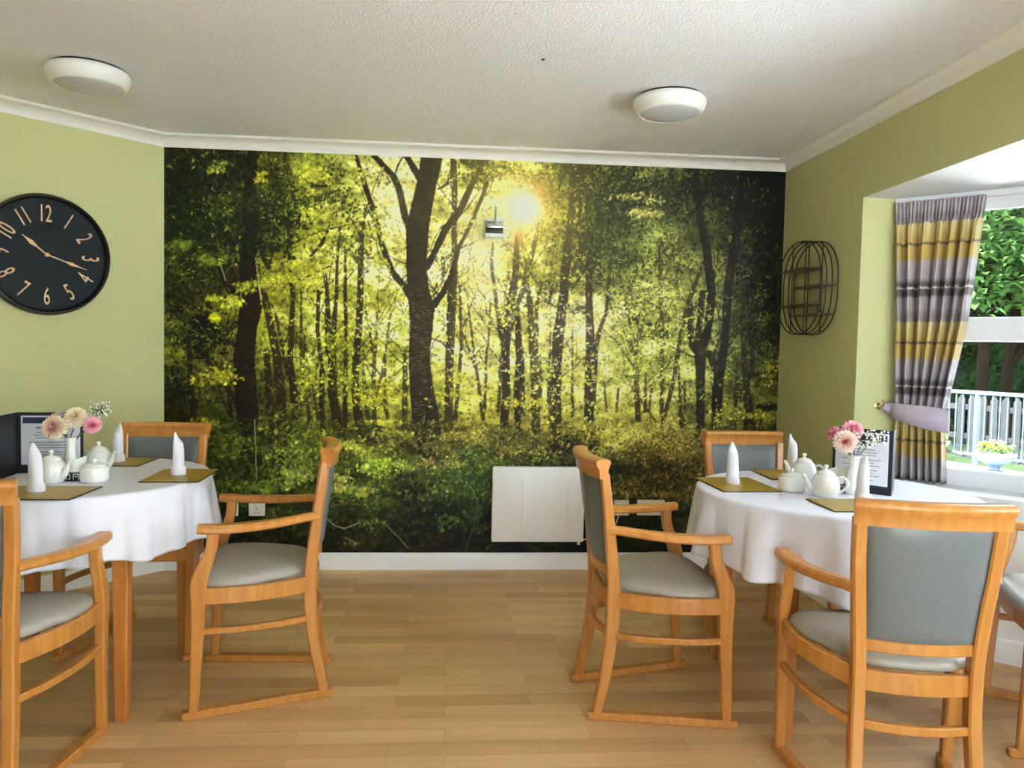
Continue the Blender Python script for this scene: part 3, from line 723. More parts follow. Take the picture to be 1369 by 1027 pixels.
def paint_forest(PW, PH, wcm, hcm, BASE, TRUNKS, CLUMPS, STICKS, SUN):
    """The woodland print of the mural as a (PH, PW, 3) linear colour field; row 0 is the bottom."""
    rng = np.random.default_rng(11)
    S = PW / wcm
    img = np.zeros((PH, PW, 3))
    b = np.array(BASE, float)
    cols = srgb_lin(b[:, 2:5])
    lc = np.log(cols + 0.002)
    # smooth field of forest light
    gw, gh = 120, 78
    gx, gy = np.meshgrid((np.arange(gw) + .5) / gw * wcm, (np.arange(gh) + .5) / gh * hcm)
    d2 = ((gx[..., None] - b[:, 0]) / 13.0) ** 2 + ((gy[..., None] - b[:, 1]) / 12.0) ** 2
    w = np.exp(-d2) + 1e-9
    fld = np.exp((w[..., None] * lc[None, None]).sum(2) / w.sum(2)[..., None]) - 0.002

    def up(f, W_, H_):
        h0, w0 = f.shape[:2]
        x = np.clip((np.arange(W_) + .5) / W_ * w0 - .5, 0, w0 - 1.001)
        y = np.clip((np.arange(H_) + .5) / H_ * h0 - .5, 0, h0 - 1.001)
        xi, yi = x.astype(int), y.astype(int)
        fx, fy = (x - xi)[None, :, None], (y - yi)[:, None, None]
        a = f[yi][:, xi]; bb = f[yi][:, xi + 1]; c_ = f[yi + 1][:, xi]; dd = f[yi + 1][:, xi + 1]
        return (a * (1 - fx) + bb * fx) * (1 - fy) + (c_ * (1 - fx) + dd * fx) * fy
    base = up(fld, PW, PH)

    def noise(cell, seed, cellx=None):
        r = np.random.default_rng(seed)
        n = r.random((int(PH / cell) + 3, int(PW / (cellx or cell)) + 3, 1))
        return up(n, PW, PH)[..., 0]
    # foliage lies in loose level layers: clumps of light and dark
    hrow = np.linspace(0, 1, PH)[:, None]
    nz = (noise(26, 1, 46) - .5) * 1.5 + (noise(11, 2, 22) - .5) * 1.7 + (noise(5, 3, 9) - .5) * 1.5
    pale = np.clip(nz * .95 + .14, 0, 1)[..., None] * np.clip((base[..., 1:2] - .24) * 3.2, 0, 1) * np.clip((hrow - .34) * 8, 0, 1)[..., None]
    base = base * np.exp(nz * np.where(hrow < .34, 1.0, .62))[..., None] * .92
    base = np.clip(base, .002, .8)
    base = base + (np.array([.80, .76, .50]) - base) * pale
    img[:] = base
    # leaf stamps: pointed ellipses at several sizes and angles
    stamps = {}

    def stamp(size, ang, asp):
        k = (round(size * 2), ang, asp)
        if k not in stamps:
            r = max(1, int(math.ceil(size)) + 1)
            yy, xx = np.mgrid[-r:r + 1, -r:r + 1].astype(float)
            a = ang * math.pi / 8
            u = xx * math.cos(a) + yy * math.sin(a)
            v = -xx * math.sin(a) + yy * math.cos(a)
            t = np.clip(1 - np.abs(u) / max(size, .6), 0, 1)
            e = np.abs(v) / max(.5, size * (0.85 if asp else 0.6))
            m = np.clip((np.sqrt(t) - e) * size * 0.8 + 0.35, 0, 1)
            stamps[k] = m[..., None]
        return stamps[k]

    def splat(x, y, size, col, op=1.0):
        m = stamp(size, int(rng.integers(8)), int(rng.integers(2)))
        r = m.shape[0] // 2
        xi, yi = int(x), int(y)
        x0, x1, y0, y1 = xi - r, xi + r + 1, yi - r, yi + r + 1
        cx0, cy0, cx1, cy1 = max(x0, 0), max(y0, 0), min(x1, PW), min(y1, PH)
        if cx0 >= cx1 or cy0 >= cy1:
            return
        mm = m[cy0 - y0:cy1 - y0, cx0 - x0:cx1 - x0] * op
        img[cy0:cy1, cx0:cx1] += (col - img[cy0:cy1, cx0:cx1]) * mm

    def scatter(n, smin, smax, lo, hi, dark, ymin=0, ymax=1.0):
        xs, ys = rng.random(n) * PW, (ymin + rng.random(n) * (ymax - ymin)) * PH
        for x, y in zip(xs, ys):
            c_ = base[min(PH - 1, int(y)), min(PW - 1, int(x))]
            lum = c_[1]
            if rng.random() < dark * (1 - 0.55 * min(1, lum / .6)):
                f = lo * (0.5 + rng.random()); tint = np.array([.9, 1.05, .8])
            else:
                f = 1 + (hi - 1) * rng.random(); tint = np.array([.98, 1.06, .6 + .5 * rng.random()])
            splat(x, y, (smin + (smax - smin) * rng.random()) * S, np.clip(c_ * f * tint, 0, .85), .85)
    scatter(17000, .45, 1.25, .30, 1.5, .62, .3)

    wood = np.zeros((PH, PW), bool)

    def trunk(tone, pts, layer):
        tone = srgb_lin(tone)
        bark = noise(5, 7)
        fine = noise(2, 9)
        for (ax, ay, aw), (bx, by, bw) in zip(pts[:-1], pts[1:]):
            ax, ay, bx, by = ax * S, ay * S, bx * S, by * S
            wa, wb = aw * S / 2, bw * S / 2
            m = max(wa, wb) + 3
            x0, x1 = int(max(0, min(ax, bx) - m)), int(min(PW, max(ax, bx) + m))
            y0, y1 = int(max(0, min(ay, by) - m)), int(min(PH, max(ay, by) + m))
            if x0 >= x1 or y0 >= y1:
                continue
            yy, xx = np.mgrid[y0:y1, x0:x1].astype(float)
            dx, dy = bx - ax, by - ay
            L2 = dx * dx + dy * dy + 1e-6
            t = np.clip(((xx - ax) * dx + (yy - ay) * dy) / L2, 0, 1)
            px, py = ax + t * dx, ay + t * dy
            side = ((xx - px) * dy - (yy - py) * dx) / math.sqrt(L2)
            wd = wa + (wb - wa) * t
            wob = (fine[y0:y1, x0:x1] - .5) * 1.2
            dist = np.hypot(xx - px, yy - py) + wob
            al = np.clip(wd - dist + .5, 0, 1)[..., None]
            k = .55 + .9 * bark[y0:y1, x0:x1] * (0.5 + fine[y0:y1, x0:x1])
            rel = side / np.maximum(wd, .5)
            bl = base[y0:y1, x0:x1]
            c_ = tone * k[..., None] * (1.0 + .25 * rel[..., None] * np.sign(dy + 1e-6))
            c_ = c_ * (.6 if layer == 2 else .7) + bl * (.015 if layer == 2 else .03 if layer == 1 else .06)
            img[y0:y1, x0:x1] += (c_ - img[y0:y1, x0:x1]) * al
            if layer == 2:
                wood[y0:y1, x0:x1] |= al[..., 0] > .5

    def twigs(n, lay):
        tr = [(t, p) for t, l, p in TRUNKS if l == lay or l == 2 and lay == 1]
        for _ in range(n):
            t, p = tr[rng.integers(len(tr))]
            i = rng.integers(len(p) - 1)
            q = rng.random()
            x, y = p[i][0] * (1 - q) + p[i + 1][0] * q, p[i][1] * (1 - q) + p[i + 1][1] * q
            if y < 95 and rng.random() < .7:
                continue
            a = math.pi / 2 + (1 if rng.random() < .5 else -1) * (.35 + .8 * rng.random())
            w_ = min(.9, p[i][2] * .35) * (.6 + .5 * rng.random())
            pts = [(x, y, w_)]
            n_ = 4 + rng.integers(4)
            for k in range(n_):
                a += rng.normal(0, .22) + (math.pi / 2 - a) * .08
                st = 4 + 5 * rng.random()
                x += math.cos(a) * st; y += math.sin(a) * st
                pts.append((x, y, w_ * (1 - (k + 1) / (n_ + 1)) + .18))
            trunk(t, pts, lay)
    for lay in (0, 1, 2):
        for tone, l, pts in TRUNKS:
            if l == lay:
                trunk(tone, pts, l)
        if lay == 0:
            twigs(190, 0)
            scatter(5200, .4, 1.1, .3, 1.5, .45, .36)
        if lay == 1:
            twigs(120, 1)
            scatter(2000, .4, 1.1, .3, 1.5, .5, .42)
    # pale lichen bands on the largest trunk
    big = [p for t, l, p in TRUNKS if l == 2][1]
    for _ in range(170):
        i = rng.integers(6, len(big) - 3)
        t = rng.random()
        x = big[i][0] * (1 - t) + big[i + 1][0] * t + (rng.random() - .5) * big[i][2] * .8
        y = big[i][1] * (1 - t) + big[i + 1][1] * t
        c_ = srgb_lin((118, 104, 62)) * (.5 + rng.random())
        xi, yi = int(x * S), int(y * S)
        w_ = int(rng.integers(1, 4))
        img[yi:yi + 1, max(0, xi - w_):xi + w_] += (c_ - img[yi:yi + 1, max(0, xi - w_):xi + w_]) * .4
    # ground cover, then the named masses of leaves
    xs, ys = rng.random(16000) * PW, rng.random(16000) ** 1.0 * .34 * PH
    o = np.argsort(-ys)
    for x, y in zip(xs[o], ys[o]):
        c_ = base[int(y), int(x)]
        q = rng.random()
        f = .2 + .4 * rng.random() if q < .5 else (.9 + .6 * rng.random() if q < .88 else 1.8 + 1.6 * rng.random())
        splat(x, y, (.35 + .75 * rng.random()) * S * (1.15 - .4 * y / (.34 * PH)), np.clip(c_ * f * np.array([.98, 1.05, .85]), 0, .8), .8)
    for u, v, rx, ry, n, col, sz in CLUMPS:
        col = srgb_lin(col)
        k = int(n * (1.05 if col.sum() < .045 else 1.5))
        # leaves hang in a few loose sprays inside the mass
        nc = max(2, k // 30)
        cx, cy = rng.normal(0, .5, nc), rng.normal(0, .5, nc)
        pick = rng.integers(nc, size=k)
        xs = u + rx * (cx[pick] + rng.normal(0, .26, k))
        ys = v + ry * (cy[pick] + rng.normal(0, .22, k))
        o = np.argsort(rng.random(k))
        for x, y in zip(xs[o], ys[o]):
            q = rng.random()
            f = .3 + .4 * q if rng.random() < .42 else .8 + .9 * q * q + (1.6 if rng.random() < .07 else 0)
            tint = np.array([.92 + .16 * rng.random(), 1.0, .75 + .5 * rng.random()])
            splat(x * S, y * S, sz * S * (.25 + .55 * rng.random()), np.clip(col * f * tint, 0, .8), .9)
    # glints between leaves
    for _ in range(3200):
        x, y = rng.random() * PW, (.36 + .64 * rng.random()) * PH
        c_ = base[int(y), int(x)]
        if wood[int(y), int(x)]:
            continue
        splat(x, y, (.2 + .4 * rng.random()) * S, np.clip(c_ * (1.7 + 1.4 * rng.random()) + .02, 0, .8), .8)
    for _ in range(5200):
        x, y = rng.random() * PW, (.38 + .62 * rng.random()) * PH
        xi, yi = int(x), int(y)
        if base[yi, xi, 1] > .10 or wood[yi, xi] or nz[yi, xi] < rng.random() * .9 - .35:
            continue
        q = rng.random()
        splat(x, y, (.22 + .42 * rng.random()) * S, srgb_lin((70 + 120 * q, 82 + 112 * q, 28 + 60 * q)) * (1.0 if x < .6 * PW else .6), .85)
    for _ in range(1700):
        x, y = rng.random() * PW, (.02 + .3 * rng.random()) * PH
        c_ = base[int(y), int(x)]
        splat(x, y, (.3 + .45 * rng.random()) * S, np.clip(c_ * (2 + 2.5 * rng.random()) + .02, 0, .7), .8)
    for col, pts in STICKS:
        lc2 = srgb_lin(col)
        for (ax, ay, aw), (bx, by, bw) in zip(pts[:-1], pts[1:]):
            n = int(math.hypot(bx - ax, by - ay) * S * 1.5) + 2
            for t in np.linspace(0, 1, n):
                x, y = (ax + (bx - ax) * t) * S, (ay + (by - ay) * t) * S
                xi, yi, hw = int(x), int(y), (1 if aw * S > 1.6 else 0)
                q = img[max(0, yi):yi + 1, max(0, xi - hw):xi + 1]
                q += (lc2 * (.6 + .5 * rng.random()) - q) * .55
    # printed sun with its bloom and rays
    yy, xx = np.mgrid[0:PH, 0:PW].astype(float)
    dx, dy = xx / S - SUN[0], yy / S - SUN[1]
    d = np.hypot(dx, dy)
    ang = np.arctan2(dy, dx)
    ray = .75 + .25 * np.cos(ang * 9 + 1.2) * np.cos(ang * 4)
    g1 = np.exp(-(d / 9.6) ** 4)
    g2 = np.exp(-(d / (16.5 * ray)) ** 2)
    g3 = np.exp(-(d / 34) ** 2)
    below = np.exp(-((dx + 2.5) / 3.2) ** 2 - ((dy + 15) / 7) ** 2) + .8 * np.exp(-((dx - 9) / 6) ** 2 - ((dy - 7) / 6) ** 2)
    for k, (a, b2, c3, e) in enumerate(((.88, .74, .13, .40), (.86, .54, .11, .14), (.68, .15, .035, .01))):
        img[..., k] = img[..., k] * (1 - .9 * g2) + .9 * g2 * b2
        img[..., k] = img[..., k] * (1 - .5 * below) + .5 * below * e
        img[..., k] += g3 * c3
        img[..., k] = img[..., k] * (1 - g1) + g1 * a
    # milky sky breaking through left of the sun
    for (sx, sy, r1, r2, am) in ((172, 176, 11, 9, .55), (170, 160, 8, 12, .6), (172, 146, 9, 8, .5), (122, 196, 10, 12, .35), (232, 128, 10, 10, .35), (212, 128, 8, 12, .3)):
        q = np.exp(-((xx / S - sx) / r1) ** 2 - ((yy / S - sy) / r2) ** 2) * am
        bright = np.clip(img[..., 1:2] * 5, .15, 1)
        q = (q * noise(3, 21))[..., None] * bright * 1.5
        img += (np.array([.76, .70, .46]) - img) * np.clip(q, 0, 1)
    lum = img.mean(2, keepdims=True)
    img = img * np.clip((lum / .085) ** .22, .5, 1.22)
    return np.clip(img, 0.0015, .88)

# ------------------------------------------------------------------ windows
def window(name, p0, p1, z0, z1, tz=None, mull=(), tz_h=.107):
    """White framed window between two plan points (inside on the right of p0->p1)."""
    p0, p1 = Vector((*p0, 0)), Vector((*p1, 0))
    L = (p1 - p0).length
    d = (p1 - p0).normalized()
    nin = Vector((d.y, -d.x, 0))
    M = frame(p0, d, -nin, (0, 0, 1))
    f = MB()
    w, b, t = .075, .075, .07
    f.box(0, w, -.035, .035, z0, z1, .006)
    f.box(L - w, L, -.035, .035, z0, z1, .006)
    f.box(w - .01, L - w + .01, -.034, .034, z0, z0 + b, .006)
    f.box(w - .01, L - w + .01, -.034, .034, z1 - t, z1, .006)
    f.box(w - .01, L - w + .01, -.042, -.02, z1 - t - .014, z1 - t + .02, .004)
    xs = [w] + [m for m in mull] + [L - w]
    for m in mull:
        f.box(m - .05, m + .05, -.033, .033, z0 + b - .01, z1 - t + .01, .006)
    if tz:
        f.box(w - .01, L - w + .01, -.033, .033, tz, tz + tz_h, .006)
    o = f.build(name, M_upvc, None, 40)
    o.matrix_world = M
    o['kind'] = 'structure'
    for i in range(len(xs) - 1):
        zz = [z0 + b, tz, tz + tz_h, z1 - t] if tz else [z0 + b, z1 - t]
        for k in range(0, len(zz), 2):
            g = MB().box(xs[i] - .004, xs[i + 1] + .004, -.004, .002, zz[k] - .004, zz[k + 1] + .004)
            g.build('pane', M_glass, o, 0)
    return o


window('window_1', baywin[0], baywin[1], SILL, SOF, 1.318)
window('window_2', baywin[1], baywin[2], SILL, SOF, 1.318, (.66, 1.33))
window('window_3', baywin[2], baywin[3], SILL, SOF, 1.318)
window('window_4', (FX1, YF - .06), (FX0, YF - .06), FZ0, FZ1, None, (.91,))

# ------------------------------------------------------------------ woodland mural on the end wall
PW, PH = 900, 576
mw, mh = XR - XL - .004, COVZ + .002 - SK
field = paint_forest(PW, PH, mw * 100, mh * 100, BASE, TRUNKS, CLUMPS, STICKS, SUN)
field = np.clip(field * MURAL_GAIN * np.array([1.06, 1.0, .84]), 0, .9)
gx, gz = np.meshgrid(np.linspace(XL + .002, XR - .002, PW), np.linspace(SK - .001, COVZ + .001, PH))
vs = np.stack([gx, np.full_like(gx, YB - .0025), gz], 2).reshape(-1, 3)
idx = np.arange(PW * PH).reshape(PH, PW)
quads = np.stack([idx[:-1, :-1], idx[:-1, 1:], idx[1:, 1:], idx[1:, :-1]], 2).reshape(-1, 4)
me = bpy.data.meshes.new('mural')
me.vertices.add(len(vs))
me.vertices.foreach_set('co', vs.ravel())
me.loops.add(quads.size)
me.loops.foreach_set('vertex_index', quads.ravel().astype(np.int32))
me.polygons.add(len(quads))
me.polygons.foreach_set('loop_start', (np.arange(len(quads)) * 4).astype(np.int32))
me.update(calc_edges=True)
att = me.attributes.new('print', 'FLOAT_COLOR', 'POINT')
rgba = np.ones((PW * PH, 4), np.float32)
rgba[:, :3] = field.reshape(-1, 3)
att.data.foreach_set('color', rgba.ravel())
me.materials.append(M_print)
mural = bpy.data.objects.new('mural', me)
COL.objects.link(mural)
tag(mural, 'woodland photo mural with low sun between tall trees, covering the end wall', 'mural')

# ------------------------------------------------------------------ dining chairs
def post_at(z, s):
    P = [(.153, -.196, .026), (.148, -.168, .16), (.144, -.150, .29), (.143, -.146, .40), (.145, -.150, .48), (.153, -.163, .60), (.163, -.179, .72), (.168, -.195, .835)]
    for a, b in zip(P[:-1], P[1:]):
        if z <= b[2] or b is P[-1]:
            t = (z - a[2]) / (b[2] - a[2])
            return Vector((s * lerp(a[0], b[0], t), lerp(a[1], b[1], t), z))


def bow(a, b, bulge, n, out):
    a, b, out = Vector(a), Vector(b), Vector(out)
    return [a.lerp(b, t) + out * (bulge * 4 * t * (1 - t)) for t in [k / n for k in range(n + 1)]]


def make_chair(label):
    t = thing('dining_chair', label, 'chair')
    # runners
    for s in (-1, 1):
        a, b = Vector((s * .145, -.224, .0135)), Vector((s * .249, .258, .0135))
        d = (b - a).normalized()
        pts = [a, a + d * .006, a + d * .02, b - d * .02, b - d * .006, b]
        secs = [cr(.024, .018, .005), cr(.030, .024, .004), cr(.032, .027, .003), cr(.032, .027, .003), cr(.030, .024, .004), cr(.024, .018, .005)]
        MB().sweep(pts, secs, (1, 0, 0)).build('runner', M_wood, t, 30)
    for s in (-1, 1):
        # front leg that sweeps back to carry the arm
        P = [(.246, .221, .024, .031), (.247, .215, .15, .036), (.249, .209, .28, .041), (.252, .206, .38, .046), (.253, .206, .435, .052), (.253, .201, .472, .052), (.252, .181, .525, .042), (.250, .165, .575, .036), (.250, .160, .626, .038)]
        Q = spline(P, 4)
        MB().sweep([(s * q[0], q[1], q[2]) for q in Q], [cr(.031, q[3], .005) for q in Q], (1, 0, 0)).build('leg', M_wood, t, 30)
        # rear leg and back post
        P = [(.153, -.196, .024, .032), (.148, -.168, .16, .038), (.144, -.150, .29, .044), (.143, -.146, .40, .046), (.145, -.150, .48, .042), (.153, -.163, .60, .036), (.163, -.179, .72, .033), (.168, -.195, .835, .031)]
        Q = spline(P, 4)
        MB().sweep([(s * q[0], q[1], q[2]) for q in Q], [cr(.033, q[3], .005) for q in Q], (1, 0, 0)).build('leg', M_wood, t, 30)
        # arm
        P = [(.163, -.172, .648, .030), (.176, -.125, .645, .034), (.205, -.045, .638, .042), (.236, .05, .634, .049), (.256, .135, .634, .051), (.262, .190, .637, .050), (.263, .207, .638, .044)]
        Q = spline(P, 4)
        MB().sweep([(s * q[0], q[1], q[2]) for q in Q], [cr(q[3], .028, .007) for q in Q], (1, 0, 0)).build('armrest', M_wood, t, 30)
        # side stretcher
        pts = bow((s * .142, -.150, .284), (s * .249, .204, .294), .030, 14, (s * .95, -.25, 0))
        MB().sweep(pts, cr(.022, .023, .004), (0, 0, 1)).build('stretcher', M_wood, t, 30)
    pts = bow((-.135, -.152, .288), (.135, -.152, .288), .026, 12, (0, -1, 0))
    MB().sweep(pts, cr(.024, .022, .004), (0, 0, 1)).build('stretcher', M_wood, t, 30)
    # seat rails
    fr = MB()
    for s in (-1, 1):
        pts = bow((s * .144, -.140, .405), (s * .250, .196, .411), .032, 16, (s * .95, -.25, 0))
        fr.sweep(pts, cr(.054, .022, .003), (0, 0, 1))
    fr.sweep(bow((-.243, .200, .411), (.243, .200, .411), .018, 12, (0, 1, 0)), cr(.054, .022, .003), (0, 0, 1))
    fr.sweep(bow((-.130, -.146, .403), (.130, -.146, .403), .020, 12, (0, -1, 0)), cr(.056, .022, .003), (0, 0, 1))
    fr.build('seat_frame', M_wood, t, 30)
    # cushion
    n = 56
    prof = [(0.0, .483), (.3, .482), (.55, .4795), (.74, .475), (.87, .4695), (.95, .462), (.99, .452), (1.0, .442), (.985, .435), (.93, .433), (0.0, .433)]
    se = MB()
    R = []
    for r, z in prof:
        ring = []
        for k in range(n):
            a = 2 * PI * k / n
            c, s_ = math.cos(a), math.sin(a)
            e = 6.5
            q = 1 / ((abs(c) ** e + abs(s_) ** e) ** (1 / e))
            u, v = c * q * r, s_ * q * r
            y = lerp(-.142, .214, (v + 1) / 2) + .018 * (1 - u * u) * max(0, v) - .014 * (1 - u * u) * max(0, -v)
            tt = (v + 1) / 2
            x = u * (lerp(.130, .243, tt) + .168 * tt * (1 - tt))
            if abs(u) > .55 and v < -.2:
                x *= 1 - .05 * (abs(u) - .55) / .45
            ring.append((x, y, z))
        R.append(ring)
    se.rings(R)
    se.build('seat', M_seat, t, 60)
    # upholstered back
    nx, nz = 18, 20
    z0, z1 = .516, .826
    bp = MB()
    F, B = [], []
    for j in range(nz + 1):
        z = lerp(z0, z1, j / nz)
        p = post_at(z, 1)
        xm = p.x - .015
        for i in range(nx + 1):
            u = -1 + 2 * i / nx
            v = -1 + 2 * j / nz
            th = (1 - abs(u) ** 6) * (1 - abs(v) ** 6)
            y = p.y - .024 * (1 - u * u)
            F.append((u * xm, y + .006 + .018 * th ** .6, z))
            B.append((u * xm, y - .007 - .008 * th ** .6, z))
    m = (nx + 1) * (nz + 1)
    ix = lambda i, j: j * (nx + 1) + i
    fs = []
    for j in range(nz):
        for i in range(nx):
            fs.append((ix(i, j), ix(i, j + 1), ix(i + 1, j + 1), ix(i + 1, j)))
            fs.append((m + ix(i, j), m + ix(i + 1, j), m + ix(i + 1, j + 1), m + ix(i, j + 1)))
    for j in range(nz):
        for i in (0, nx):
            fs.append((ix(i, j), m + ix(i, j), m + ix(i, j + 1), ix(i, j + 1)))
    for i in range(nx):
        for j in (0, nz):
            fs.append((ix(i, j), ix(i + 1, j), m + ix(i + 1, j), m + ix(i, j)))
    bp.add(F + B, fs)
    bp.build('back_panel', M_back, t, 60)
    p = post_at(.499, 1)
    MB().sweep(bow((-p.x + .012, p.y, .499), (p.x - .012, p.y, .499), .022, 12, (0, -1, 0)), cr(.032, .022, .003), (0, 0, 1)).build('back_rail', M_wood, t, 30)
    # shaped top rail
    sec = [(-.003, -.0155), (-.003, .0155), (.024, .017), (.034, .023), (.044, .029), (.052, .030), (.059, .024), (.062, .012), (.062, -.012), (.059, -.021), (.052, -.025), (.044, -.023), (.034, -.018), (.024, -.0155)]
    pts = bow((-.184, -.199, .824), (.184, -.199, .824), .026, 18, (0, -1, 0))
    MB().sweep(pts, sec, (0, 0, 1)).build('top_rail', M_wood, t)
    return t


CH = 'dining chairs around the two tables'
CHAIRS = [
    (1.241, 2.010, -.196, 'beech dining chair seen from behind, its grey vinyl back towards the viewer'),
    (.700, 2.673, -1.528, 'beech dining chair drawn up beside the panel heater, facing the window table'),
    (-.647, 2.836, 1.724, 'beech dining chair turned sideways to the clock-side table, its back to the open floor'),
    (-1.302, 2.222, .10, 'beech dining chair partly out of frame at the near side of the clock-side table'),
    (-1.252, 3.285, 3.13, 'beech dining chair under the clock, tucked behind the clock-side table'),
    (1.341, 3.225, 3.12, 'beech dining chair below the wire shelf, tucked behind the window table'),
    (2.102, 2.346, 1.142, 'beech dining chair partly out of frame in front of the bay window'),
]
chair = None
for x, y, a, lab in CHAIRS:
    if chair is None:
        chair = make_chair(lab)
        chair.location = (x, y, 0)
        chair.rotation_euler = (0, 0, a)
        chair['group'] = CH
    else:
        dup(chair, (x, y, 0), a, lab, CH)

# ------------------------------------------------------------------ tables and cloths
T = .756


def make_table(label, x, y, r, leg):
    t = thing('dining_table', label, 'table', (x, y, 0))
    MB().lathe([(0, .728), (r - .012, .728), (r - .004, .733), (r - .003, .745), (r - .010, .7515), (0, .7515)], 72).build('tabletop', M_tablewood, t)
    ap = MB()
    q = leg - .025
    for k in range(4):
        M = Matrix.Rotation(k * PI / 2, 4, 'Z')
        ap.box(-q, q, q - .011, q + .011, .664, .729, 0, M)
    ap.build('apron', M_tablewood, t, 0)
    for sx in (-1, 1):
        for sy in (-1, 1):
            pts = [(sx * leg, sy * leg, z) for z in (0, .004, .25, .60, .729)]
            MB().sweep(pts, [cr(.036, .036, .003), cr(.038, .038, .003), cr(.044, .044, .004), cr(.050, .050, .004), cr(.050, .050, .004)], (1, 0, 0)).build('leg', M_tablewood, t, 30)
    return t


def make_cloth(label, x, y, r, seed, drop, lifted):
    rng = random.Random(seed)
    n, mr = 288, 26
    ph = [(rng.choice((7, 9, 11, 13, 16, 19, 23)), rng.random() * 2 * PI, .4 + rng.random()) for _ in range(6)]
    mb = MB()
    R = []
    for q in (0, .3, .6, .85, .96):
        R.append([(r * q * math.cos(2 * PI * k / n), r * q * math.sin(2 * PI * k / n), T) for k in range(n)])
    for j in range(mr + 1):
        t = j / mr
        ring = []
        for k in range(n):
            a = 2 * PI * k / n
            w = sum(am * math.sin(f * a + p) for f, p, am in ph) / 2.6
            w2 = math.copysign(abs(w) ** .75, w)
            dr = drop + .022 * math.sin(4 * a + seed) + .008 * math.sin(9 * a)
            for la, ld, lw in lifted:
                dr = lerp(dr, ld, math.exp(-(math.atan2(math.sin(a - la), math.cos(a - la)) / lw) ** 4))
            if j < 5:
                b = j / 4 * PI / 2
                rr = r - .010 + .010 * math.sin(b) + .001
                z = T - .010 + .010 * math.cos(b)
            else:
                tt = (j - 4) / (mr - 4)
                rr = r + .002 + .016 * tt + .034 * max(w2, -.35) * tt ** .8
                z = T - .010 - (dr - .010) * tt
            ring.append((rr * math.cos(a), rr * math.sin(a), z))
        R.append(ring)
    mb.rings(R, True, False)
    o = mb.build('tablecloth', M_cloth, None, 80)
    o.location = (x, y, 0)
    so_ = o.modifiers.new('cloth_thickness', 'SOLIDIFY')
    so_.thickness = .0016
    so_.offset = 1
    tag(o, label, 'tablecloth')
    return o


TLX, TLY, TLR = -1.345, 2.852, .462
TRX, TRY, TRR = 1.378, 2.636, .480
make_table('round beech table on square tapered legs below the wall clock', TLX, TLY, TLR - .004, .292)
make_table('round beech table on square tapered legs beside the bay window', TRX, TRY, TRR - .004, .284)
make_cloth('white tablecloth hanging from the round table below the clock', TLX, TLY, TLR, 3, .226, ((1.45, .085, .62), (0, .205, .7)))
make_cloth('white tablecloth hanging from the round table beside the bay window', TRX, TRY, TRR, 8, .256, ((1.6, .085, .62), (PI, .212, .62)))
TT = T + .0018

# placemats
def placemat(x0, x1, y0, y1, label, rz=0.0):
    cx, cy = (x0 + x1) / 2, (y0 + y1) / 2
    t = thing('placemat', label, 'placemat', (cx, cy, TT), rz, 'gold placemats')
    w, d = (x1 - x0) / 2, (y1 - y0) / 2
    MB().box(-w, w, -d, d, 0, .0035, .001).build('backing', M_matedge, t, 0)
    MB().box(-w + .003, w - .003, -d + .003, d - .003, .0034, .0048, .0006).build('gold_face', M_mat, t, 0)


placemat(-1.425, -1.140, 2.400, 2.622, 'gold placemat at the near edge of the clock-side table')
placemat(-1.068, -.868, 2.712, 2.992, 'gold placemat on the clock-side table, nearest the mural trees', .04)
placemat(-1.480, -1.198, 3.058, 3.268, 'gold placemat at the far edge of the clock-side table')
placemat(.950, 1.168, 2.600, 2.892, 'gold placemat on the window table, nearest the panel heater', .04)
placemat(1.246, 1.530, 2.852, 3.092, 'gold placemat at the far edge of the window table', -.05)
placemat(1.192, 1.478, 2.272, 2.472, 'gold placemat at the near edge of the window table', -.02)

# folded napkins
def make_napkin(label):
    t = thing('napkin', label, 'napkin')
    n = 28
    mb = MB()
    R = []
    rows = [(.0205, .012), (.0200, .05), (.0185, .09), (.016, .116), (.012, .129), (.0075, .1365), (.0013, .141)]
    for i, (r, z) in enumerate(rows):
        k = max(0, (i - 2) / 4)
        ring = []
        for q in range(n):
            a = 2 * PI * q / n
            rr = r * (1 + .05 * math.sin(3 * a + z * 30)) + (.003 if q in (5, 6) else 0)
            ring.append((rr * math.cos(a) + .011 * k * k, rr * math.sin(a), z + (.017 * math.cos(a) * k if k < 1 else .012)))
        R.append(ring)
    mb.rings(R)
    mb.build('roll', M_napkin, t, 70)
    mb = MB()
    R = []
    for r, z, tl in ((.019, .0005, 0), (.0245, 0, 0), (.026, .006, 0), (.0248, .024, .004), (.0235, .031, .007), (.0203, .030, .007)):
        R.append([(r * (1 + .05 * math.sin(2 * a + 1)) * math.cos(a), r * (1 + .05 * math.sin(2 * a + 1)) * math.sin(a), z + tl * math.sin(a)) for a in [2 * PI * q / n for q in range(n)]])
    mb.rings(R)
    mb.build('cuff', M_napkin, t, 70)
    return t


NAP = [(-1.300, 2.522, 2.6, 'rolled white napkin standing at the near edge of the clock-side table'),
       (-.979, 2.858, 2.9, 'rolled white napkin standing on the clock-side placemat nearest the mural trees'),
       (-1.315, 3.161, 1.2, 'rolled white napkin standing at the far edge of the clock-side table'),
       (1.045, 2.750, 1.6, 'rolled white napkin standing on the window-table placemat nearest the panel heater'),
       (1.409, 3.050, 2.2, 'rolled white napkin standing at the far edge of the window table'),
       (1.368, 2.430, .6, 'rolled white napkin standing at the near edge of the window table')]
nap = None
for x, y, a, lab in NAP:
    p = (x, y, TT + .0049)
    if nap is None:
        nap = make_napkin(lab)
        nap.location = p
        nap.rotation_euler = (0, 0, a)
        nap['group'] = 'rolled napkins'
    else:
        dup(nap, p, a, lab, 'rolled napkins')

